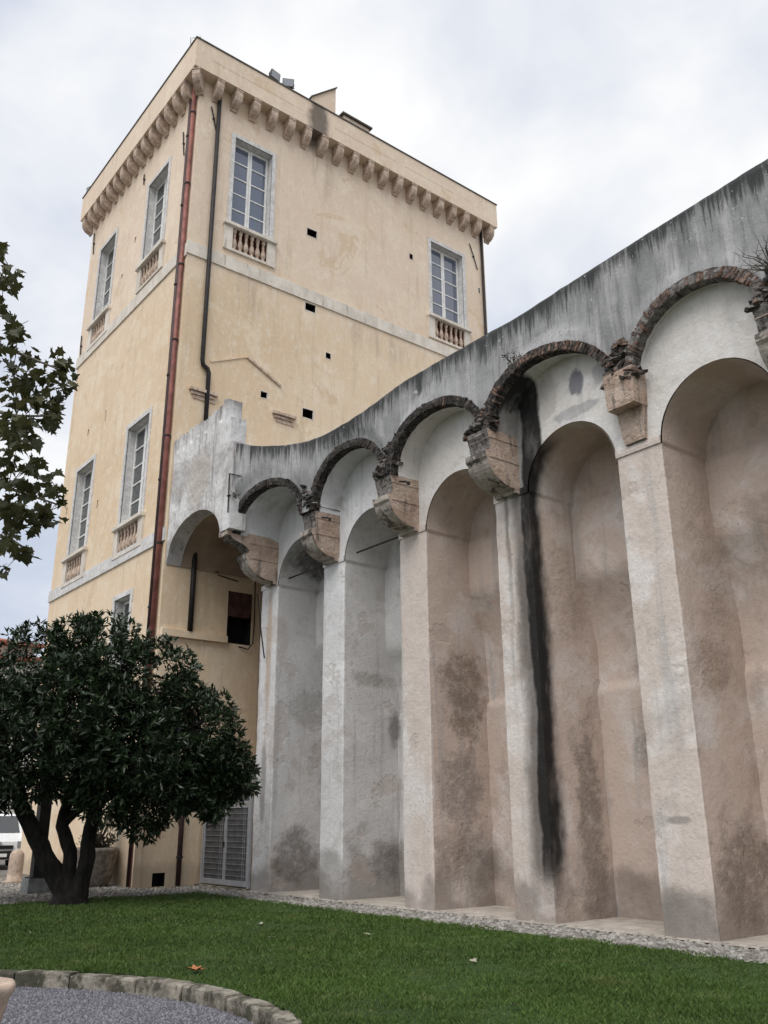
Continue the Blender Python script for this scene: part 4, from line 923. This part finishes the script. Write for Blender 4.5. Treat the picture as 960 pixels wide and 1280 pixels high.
for a, b__, z, r in LOB:
    n = int(4*math.pi*r*r*27); u = RNG.normal(0, 1, (n, 3)); u /= np.linalg.norm(u, axis=1)[:, None]
    rad = r*(RNG.uniform(.45, 1, n)**.55)*(1+.10*np.sin(u[:,0]*7+a)*np.sin(u[:,1]*6+z)*np.sin(u[:,2]*8)+RNG.normal(0,.06,n))
    c = np.array(tp(a, b__, z)); C_.append(c+u*rad[:, None]); nn = u+np.array([0, 0, .35])+RNG.normal(0, .3, (n, 3)); N_.append(nn)
C_ = np.concatenate(C_); N_ = np.concatenate(N_)
gap = np.array([nz(*p, 1.6, 3) for p in C_]) > -.26
C_, N_ = C_[gap], N_[gap]
P, D, L, W = rosettes(C_, N_, 9, .12, .21, .32)
V, F, T = leaf_cloud(P, D, L, W)
tag(link('crown', fast_mesh('crown', V, F, M['magnolia'], False, T), mag), kind='stuff')
# twigs carrying the rosettes
b = MB()
for i in RNG.choice(len(C_), 500, replace=False):
    p = Vector(C_[i]); q = tp(0, 0, 2.6) ; d_ = (q-p); d_.normalize(); b.tube([p, p+d_*.35+Vector((0,0,-.05)), p+d_*.8], [.006,.010,.016], 4, False)
tag(b.build('twigs', M['bark'], mag), kind='stuff')

# --- plane tree reaching in from beyond the left edge of the picture
PT = Vector((-3.2, 13.6, 0)); pl = thing('plane_tree', 'plane tree with lobed leaves whose outer branches hang beside the tower', 'tree', tuple(PT))
b = MB(); P = [PT+Vector(q) for q in ((0,0,-.1),(.05,0,1.2),(-.05,.05,2.8),(.05,0,4.2),(.15,-.1,5.8),(.1,0,7.8),(0,0,9.6))]; b.tube(P, [.34,.26,.24,.22,.17,.11,.04], 12)
b.lathe([(.52,-.1),(.42,.05),(.33,.3),(.28,.5)], tuple(PT), 12); b.build('trunk', M['pbark'], pl, smooth=True)
def leaf5():
    pr = [(0,0),(.10,-.02),(.34,-.10),(.30,.10),(.52,.22),(.33,.34),(.30,.52),(.16,.52),(.0,.95)]
    pts = pr+[(-x, y) for x, y in pr[-2:0:-1]]
    me = MB(); me.add([(x, y, .10*abs(x)-.12*y*y+.04*math.sin(9*x+5*y)) for x, y in pts]+[(0,.30,-.03)], [(i, (i+1)%len(pts), len(pts)) for i in range(len(pts))]); return me
LM = []
for v in range(3):
    lm = leaf5(); lm.v = [(x*(1+.15*(v-1)), y, z+.06*math.sin(4*x+v*2)) for x, y, z in lm.v]; LM.append(lm.mesh('leaf', M['plane']))
clusters = [(6,314,10,9,5),(4,338,10,9,4),(20,346,8,7,4),(8,358,10,8,5),(3,388,10,14,7),(22,412,12,14,11),(8,436,16,12,9),(34,448,12,8,5),(77,455,12,14,9),(84,482,8,10,5),(62,478,12,12,8),(40,476,14,14,10),(16,468,18,14,12),
            (68,502,12,12,10),(44,506,16,14,14),(20,500,18,14,12),(60,528,14,12,10),(36,534,16,12,12),(10,530,12,14,9),(22,556,18,14,14),(8,580,14,12,9),(38,584,12,8,6),(58,592,10,8,4),(16,606,18,12,12),(44,612,14,10,8),(66,612,8,6,3),
            (12,636,16,12,13),(38,640,16,12,13),(62,640,14,8,8),(80,622,5,10,3),(20,660,16,8,9),(50,656,12,8,7),(8,678,12,10,9),(30,686,12,8,7),(42,694,5,5,2),(6,712,6,6,2)]
tips = []; PLV = []
for cx, cy, rx, ry, n in clusters:
    D0 = 10.2+random.uniform(-.5, .5)
    for i in range(int(n*1.85+.5)):
        p = at_dist(cx+random.gauss(0, rx*.55), cy+random.gauss(0, ry*.55), D0+random.uniform(-.5, .5))
        PLV.append((p, (random.gauss(-.5, .6), random.gauss(0, .6), random.uniform(0, 6.28)), random.uniform(.11, .19)))
    tips.append(at_dist(cx, cy, D0))
random.shuffle(PLV); b = MB()
for i, (p, ro, sc) in enumerate(PLV):
    if i < 300: link('leaf', random.choice(LM), pl, p, ro, (sc,)*3)
    else:
        from mathutils import Euler
        R3 = Euler(ro).to_matrix(); src = random.choice(LM); b.add([p + R3 @ (v.co*sc) for v in src.vertices], [tuple(f.vertices) for f in src.polygons])
tag(b.build('more_leaves', M['plane'], pl), kind='stuff')
# branches that carry those sprays
mains = [[(0.1,0,7.0), (-70,330), (2,352)], [(0.1,0,6.2), (-60,420), (20,440), (74,462)], [(.1,0,5.4), (-60,500), (20,520), (62,520)], [(0,0,4.6), (-70,590), (10,610), (76,632)], [(0,0,4.2), (-60,660), (10,672), (38,690)]]
for mns in mains:
    b = MB(); P = [PT+Vector(mns[0])]; 
    for i, q in enumerate(mns[1:]): P.append(at_dist(q[0], q[1], 10.6-.2*i))
    m0 = P[0].lerp(P[1], .5)+Vector((0, 0, .25)); P.insert(1, m0); k = len(P); b.tube(P, [.05*(1-i/(k-.6))+.004 for i in range(k)], 7); b.build('branch', M['pbark'], pl, smooth=True)
b = MB()
for t in tips:
    best = min((at_dist(q[0], q[1], 10.4) for mns in mains for q in mns[1:]), key=lambda p: (p-t).length); b.tube([t, t.lerp(best, .5)+Vector((0, 0, .06)), best], [.003,.005,.008], 4, False)
tag(b.build('twigs', M['pbark'], pl), kind='stuff')
n = 5200; u = RNG.normal(0, 1, (n, 3)); u /= np.linalg.norm(u, axis=1)[:, None]; c = np.array(PT+Vector((-.4, .4, 7.2)))+u*(RNG.uniform(.2, 1, n)**.5)[:, None]*np.array([4.0, 4.0, 3.4])
rel = c-np.array(CAM); sx = 480+F_PX*(rel@np.array(CR))/(rel@np.array(CF)); c = c[sx < -25]; n = len(c)
P, D, L, W = rosettes(c, RNG.normal(0, .6, (n, 3))+np.array([0, 0, .7]), 3, .12, .19, .9, (.9, 1.7)); V, F, T = leaf_cloud(P, D, L, W)
tag(link('crown', fast_mesh('crown', V, F, M['plane'], False, T), pl), kind='stuff')

# --- stone tub with a pale shrub and dark low plants, by the tower's garden face
tub = thing('stone_tub', 'large rounded stone planting tub against the tower wall behind the evergreen tree', 'planter', (9.36, 24.15, 0))
b = MB(); pr = [(.44,0),(.52,.10),(.60,.35),(.64,.62),(.66,.80),(.68,.86),(.68,.93),(.60,.94),(.58,.86),(.0,.85)]
b.lathe(pr, (9.36, 24.15, 0), 20); b.v = [(x+.02*nz(x,y,z,4), y+.02*nz(y,z,x,4), z) for x, y, z in b.v]; b.build('tub', M['tub'], tub, smooth=True)
def shrub(name, label, base, h, r, n, mat, lmin, lmax, wr, stem=.02, cat='shrub', k=6):
    t = thing(name, label, cat, tuple(base)); b = MB(); tipsl = []
    for i in range(n):
        a = random.uniform(0, 6.28); q = math.sqrt(random.random())*r; e_ = Vector((math.cos(a)*q, math.sin(a)*q, h*random.uniform(.45, 1)))
        b.tube([Vector(base), Vector(base)+e_*.5+Vector((0,0,h*.08)), Vector(base)+e_], [stem, stem*.6, .003], 4, False)
        for f_ in (.55, .7, .85, 1.0): tipsl.append(Vector(base)+e_*f_+Vector((random.gauss(0,.05), random.gauss(0,.05), random.gauss(0,.05))))
    b.build('stems', M['twig'], t); c = np.array(tipsl)
    P, D, L, W = rosettes(c, RNG.normal(0, .5, c.shape)+np.array([0,0,.8]), k, lmin, lmax, wr); V, F, T = leaf_cloud(P, D, L, W); tag(link('foliage', fast_mesh('foliage', V, F, mat, False, T), t), kind='stuff')
shrub('shrub', 'pale silvery shrub growing in the stone tub by the tower', (9.42, 24.05, .86), 1.9, .62, 34, M['olive'], .07, .13, .3)
shrub('low_plants', 'dark low bushy plants filling the rim of the stone tub', (9.42, 24.05, .86), .34, .50, 40, M['lowgreen'], .07, .12, .45, .008, 'plant')
# --- weeds on the wall
def twiggy(name, label, base, n, h, spread, leaves=0):
    t = thing(name, label, 'weed', tuple(base)); b = MB(); L_ = []
    for i in range(n):
        d = Vector((random.gauss(-.25,.3), random.gauss(.1,spread), abs(random.gauss(.6,.35)))); p = Vector(base); pts = [p.copy()]
        for j in range(4): d = (d+Vector((random.gauss(0,.25), random.gauss(0,.35), random.gauss(0,.25)))); p = p+d.normalized()*h*random.uniform(.15,.3); pts.append(p.copy())
        b.tube(pts, [.012,.009,.007,.004,.002], 4, False); L_ += pts[2:]
        for j in (2, 3): q = pts[j]; b.tube([q, q+Vector((random.gauss(0,.1), random.gauss(0,.14), random.gauss(.05,.1)))*h], [.004,.0015], 4, False)
    b.build('stems', M['twig'], t)
    if leaves:
        c = np.array(L_); P, D, L, W = rosettes(c, RNG.normal(0,.5,c.shape)+np.array([0,0,.6]), 4, .03, .07, .35); V, F, T = leaf_cloud(P, D, L, W); tag(link('foliage', fast_mesh('foliage', V, F, M['lowgreen'], False, T), t), kind='stuff')
twiggy('dry_weed', 'bare twiggy weed rooted on the broken masonry high on the niche wall', (11.12, 5.08, 8.98), 26, .6, .7)
twiggy('small_weed', 'small dark tuft growing on the brick arch beside the black water stain', (11.12, 10.12, 9.60), 10, .30, .3, 1)
twiggy('wall_weed', 'little weed sprouting where the stub wall meets the first broken vault', (10.18, 18.85, 9.25), 6, .2, .3, 1)

# ================================================================== SMALL THINGS ROUND THE LAWN
def stone_bollard(loc):
    t = thing('bollard', 'short pinkish stone bollard with rounded top beside the white van', 'bollard', loc); b = MB()
    b.lathe([(.25,0),(.25,.06),(.20,.08),(.20,.3),(.195,.62),(.18,.74),(.13,.82),(.05,.855),(.0,.86)], loc, 16); b.v = [(x+.008*nz(x,y,z,6), y+.008*nz(y,z,x,6), z) for x, y, z in b.v]; b.build('shaft', M['pinkstone'], t, smooth=True)
    b = MB(); b.box(loc[0]-.28, loc[0]+.28, loc[1]-.28, loc[1]+.28, -.02, .03); b.build('plinth', M['pinkstone'], t)
stone_bollard((8.42, 27.2, 0))
t = thing('concrete_base', 'low grey concrete block holding a dark post near the tree', 'base', (7.6, 22.9, 0)); b = MB()
q = [(-.27,0),(.27,0),(.25,.34),(-.25,.34)]
b.add([(7.6-.27,22.9-.27,-.01),(7.6+.27,22.9-.27,-.01),(7.6+.27,22.9+.27,-.01),(7.6-.27,22.9+.27,-.01),(7.6-.25,22.9-.25,.33),(7.6+.25,22.9-.25,.33),(7.6+.25,22.9+.25,.33),(7.6-.25,22.9+.25,.33)], [(0,3,2,1),(4,5,6,7),(0,1,5,4),(1,2,6,5),(2,3,7,6),(3,0,4,7)]); b.build('block', M['concrete'], t)
b = MB(); b.box(7.6-.21, 7.6+.21, 22.9-.21, 22.9+.21, .331, .36); b.build('top_plate', M['iron'], t)
b = MB(); b.box(7.6-.13, 7.6+.13, 22.9-.13, 22.9+.13, .361, 2.9); b.build('post', M['iron'], t)
# near stone urn at the edge of the gravel bed
ul = Vector((1.98, 7.02, -.14)); t = thing('stone_urn', 'pinkish stone urn with a flared rim standing on the gravel bed', 'urn', tuple(ul)); b = MB()
b.lathe([(.20,0),(.20,.06),(.13,.10),(.10,.20),(.13,.30),(.20,.42),(.235,.55),(.25,.62),(.275,.645),(.28,.68),(.265,.705),(.22,.71),(.20,.66),(.0,.62)], tuple(ul), 24); b.v = [(x+.006*nz(x,y,z,9), y+.006*nz(y,z,x,9), z) for x, y, z in b.v]; b.build('bowl', M['pinkstone'], t, smooth=True)
b = MB(); b.box(ul.x-.24, ul.x+.24, ul.y-.24, ul.y+.24, -.16, -.10); b.build('plinth', M['pinkstone'], t)
# fallen leaves
for (px_, py_, mt, s, lab) in ((243, 1212, 'litter', .24, 'curled orange brown fallen leaf on the lawn near the kerb'), (642, 1256, 'litterw', .11, 'pale fallen leaf lying flat in the grass'), (340, 1171, 'litterw', .10, 'small pale leaf in the grass near the evergreen tree'),
                          (458, 1167, 'litterw', .12, 'pale fallen leaf in the middle of the lawn'), (326, 1154, 'litterw', .09, 'tiny pale leaf by the shaded part of the lawn'), (592, 1200, 'litterw', .10, 'pale leaf in the grass facing the blackened pier'), (40, 1166, 'litterw', .08, 'tiny pale leaf below the evergreen tree')):
    g = on_ground(px_, py_, .045); lm = leaf5(); cz = .5 if mt == 'litter' else .15
    lm.v = [(x, y-.3, z+cz*(x*x+(y-.3)**2)) for x, y, z in lm.v]; ml = lm.mesh('fallen_leaf', M[mt]); tag(link('fallen_leaf', ml, None, g, (random.uniform(-.3,.3), random.uniform(-.3,.3), random.uniform(0,6.28)), (s, s, s)), lab, 'leaf', 'leaves fallen on the lawn')

# ================================================================== BACKGROUND: van and house
def van(loc, rz):
    t = thing('van', 'white van parked beyond the bollard at the corner of the tower', 'van', loc); mt = Matrix.Translation(Vector(loc)) @ Matrix.Rotation(rz, 4, 'Z')
    def bld(name, mb, mat, par=t, smooth=False): mb.v = [tuple(mt @ Vector(v)) for v in mb.v]; return mb.build(name, mat, par, smooth)
    prof = [(-.05,.42),(0,.62),(.02,.92),(.10,1.02),(.75,1.16),(1.35,1.80),(1.55,1.86),(4.2,1.84),(4.32,1.70),(4.36,.45),(4.30,.32),(.05,.32)]
    rows = []
    for xx, k in ((-.90,.93),(-.86,.98),(-.80,1),(.80,1),(.86,.98),(.90,.93)): rows.append([(xx*(1 if z < 1.2 else .90), 2.1+(y-2.1)*k, .32+(z-.32)*(k if z > 1 else 1)) for y, z in prof])
    b = MB(); b.grid(rows, close=True); m_ = len(prof); b.f.append(tuple(range(m_))); b.m.append(0); b.f.append(tuple(range(5*m_, 6*m_))[::-1]); b.m.append(0); body = bld('body', b, M['van'])
    b = MB(); b.add([(-.72,.80,1.205),(.72,.80,1.205),(.64,1.33,1.765),(-.64,1.33,1.765)], [(0,1,2,3)]); b.v = [(x, y-.03, z+.02) for x, y, z in b.v]; bld('windscreen', b, M['vanglass'])
    for s in (-1, 1):
        b = MB(); b.add([(s*.885,1.25,1.2),(s*.885,3.9,1.2),(s*.825,3.9,1.66),(s*.825,1.5,1.66)], [(0,1,2,3)]); b.v = [(x+s*.012, y, z) for x, y, z in b.v]; bld('side_window', b, M['vanglass'])
        b = MB(); b.box(s*.70-.12, s*.70+.12, -.03, .05, .74, .93); bld('headlight', b, M['lampglass'])
        b = MB(); b.box(s*.98-.09, s*.98+.09, 1.0, 1.12, 1.12, 1.34); bld('mirror', b, M['rubber'])
        for y in (.85, 3.5):
            b = MB(); pr = [(math.cos(a)*.32, math.sin(a)*.32) for a in np.linspace(0, 2*math.pi, 20, endpoint=False)]
            b.prism(pr, lambda p, q, a: (a, y+p, .32+q), s*.72, s*.92); w = bld('wheel', b, M['rubber'])
            b = MB(); pr2 = [(p*.6, q*.6) for p, q in pr]; b.prism(pr2, lambda p, q, a: (a, y+p, .32+q), s*.90, s*.925); bld('rim', b, M['galv'], w)
    b = MB(); b.box(-.88, .88, -.10, .05, .34, .62); bld('bumper', b, M['rubber'])
    b = MB(); b.box(-.45, .45, -.045, .01, .68, .80); bld('grille', b, M['rubber'])
    b = MB(); b.lathe([(.001,-.03),(.055,-.03),(.055,.03),(.001,.03)], (0,0,0), 12); b.v = [(x, -.03+z, .88+y) for x, y, z in b.v]; bld('badge', b, M['galv'])
    b = MB(); b.box(-.26, .26, -.115, -.098, .42, .53); bld('number_plate', b, M['white'])
vp_ = at_dist(-4, 1085, 36.0); van((vp_.x, vp_.y, 0), math.atan2(-vp_.x, vp_.y)+.12)
hs = thing('house', 'pale house with red tiled double eaves beyond the garden', 'house', (8, 60, 0))
b = MB(); b.box(-8, 17.3, 55, 66, -.1, 10.6); b.build('wall', M['houseplaster'], hs)
b = MB(); b.box(-8.6, 17.9, 54.4, 66.6, 10.602, 10.85); rf = b.build('eaves', M['tile'], hs)
b = MB(); b.box(-7, 16.8, 55.6, 65.4, 10.852, 11.55); b.build('attic_wall', M['houseplaster'], hs)
b = MB(); b.add([(-7.6,55.0,11.552),(17.2,55.0,11.552),(17.2,66,11.552),(-7.6,66,11.552),(-7.6,55.0,11.75),(17.2,55.0,11.75),(17.2,66,11.75),(-7.6,66,11.75),(-3,60.5,13.0),(12,60.5,13.0)], [(0,3,2,1),(0,1,5,4),(1,2,6,5),(2,3,7,6),(3,0,4,7),(4,5,9,8),(5,6,9),(6,7,8,9),(7,4,8)]); b.build('roof', M['tile'], hs)
for i in range(5):
    for j in range(3):
        x = -5+i*4.6; z = 1.2+j*3.2; b = MB(); b.box(x, x+1.1, 54.96, 55.02, z, z+1.8); w = b.build('window', M['vanglass'], hs)
        for s in (-.58, 1.12): b = MB(); b.box(x+s, x+s+.54, 54.93, 54.99, z, z+1.8); b.build('shutter', M['shutter'], w)
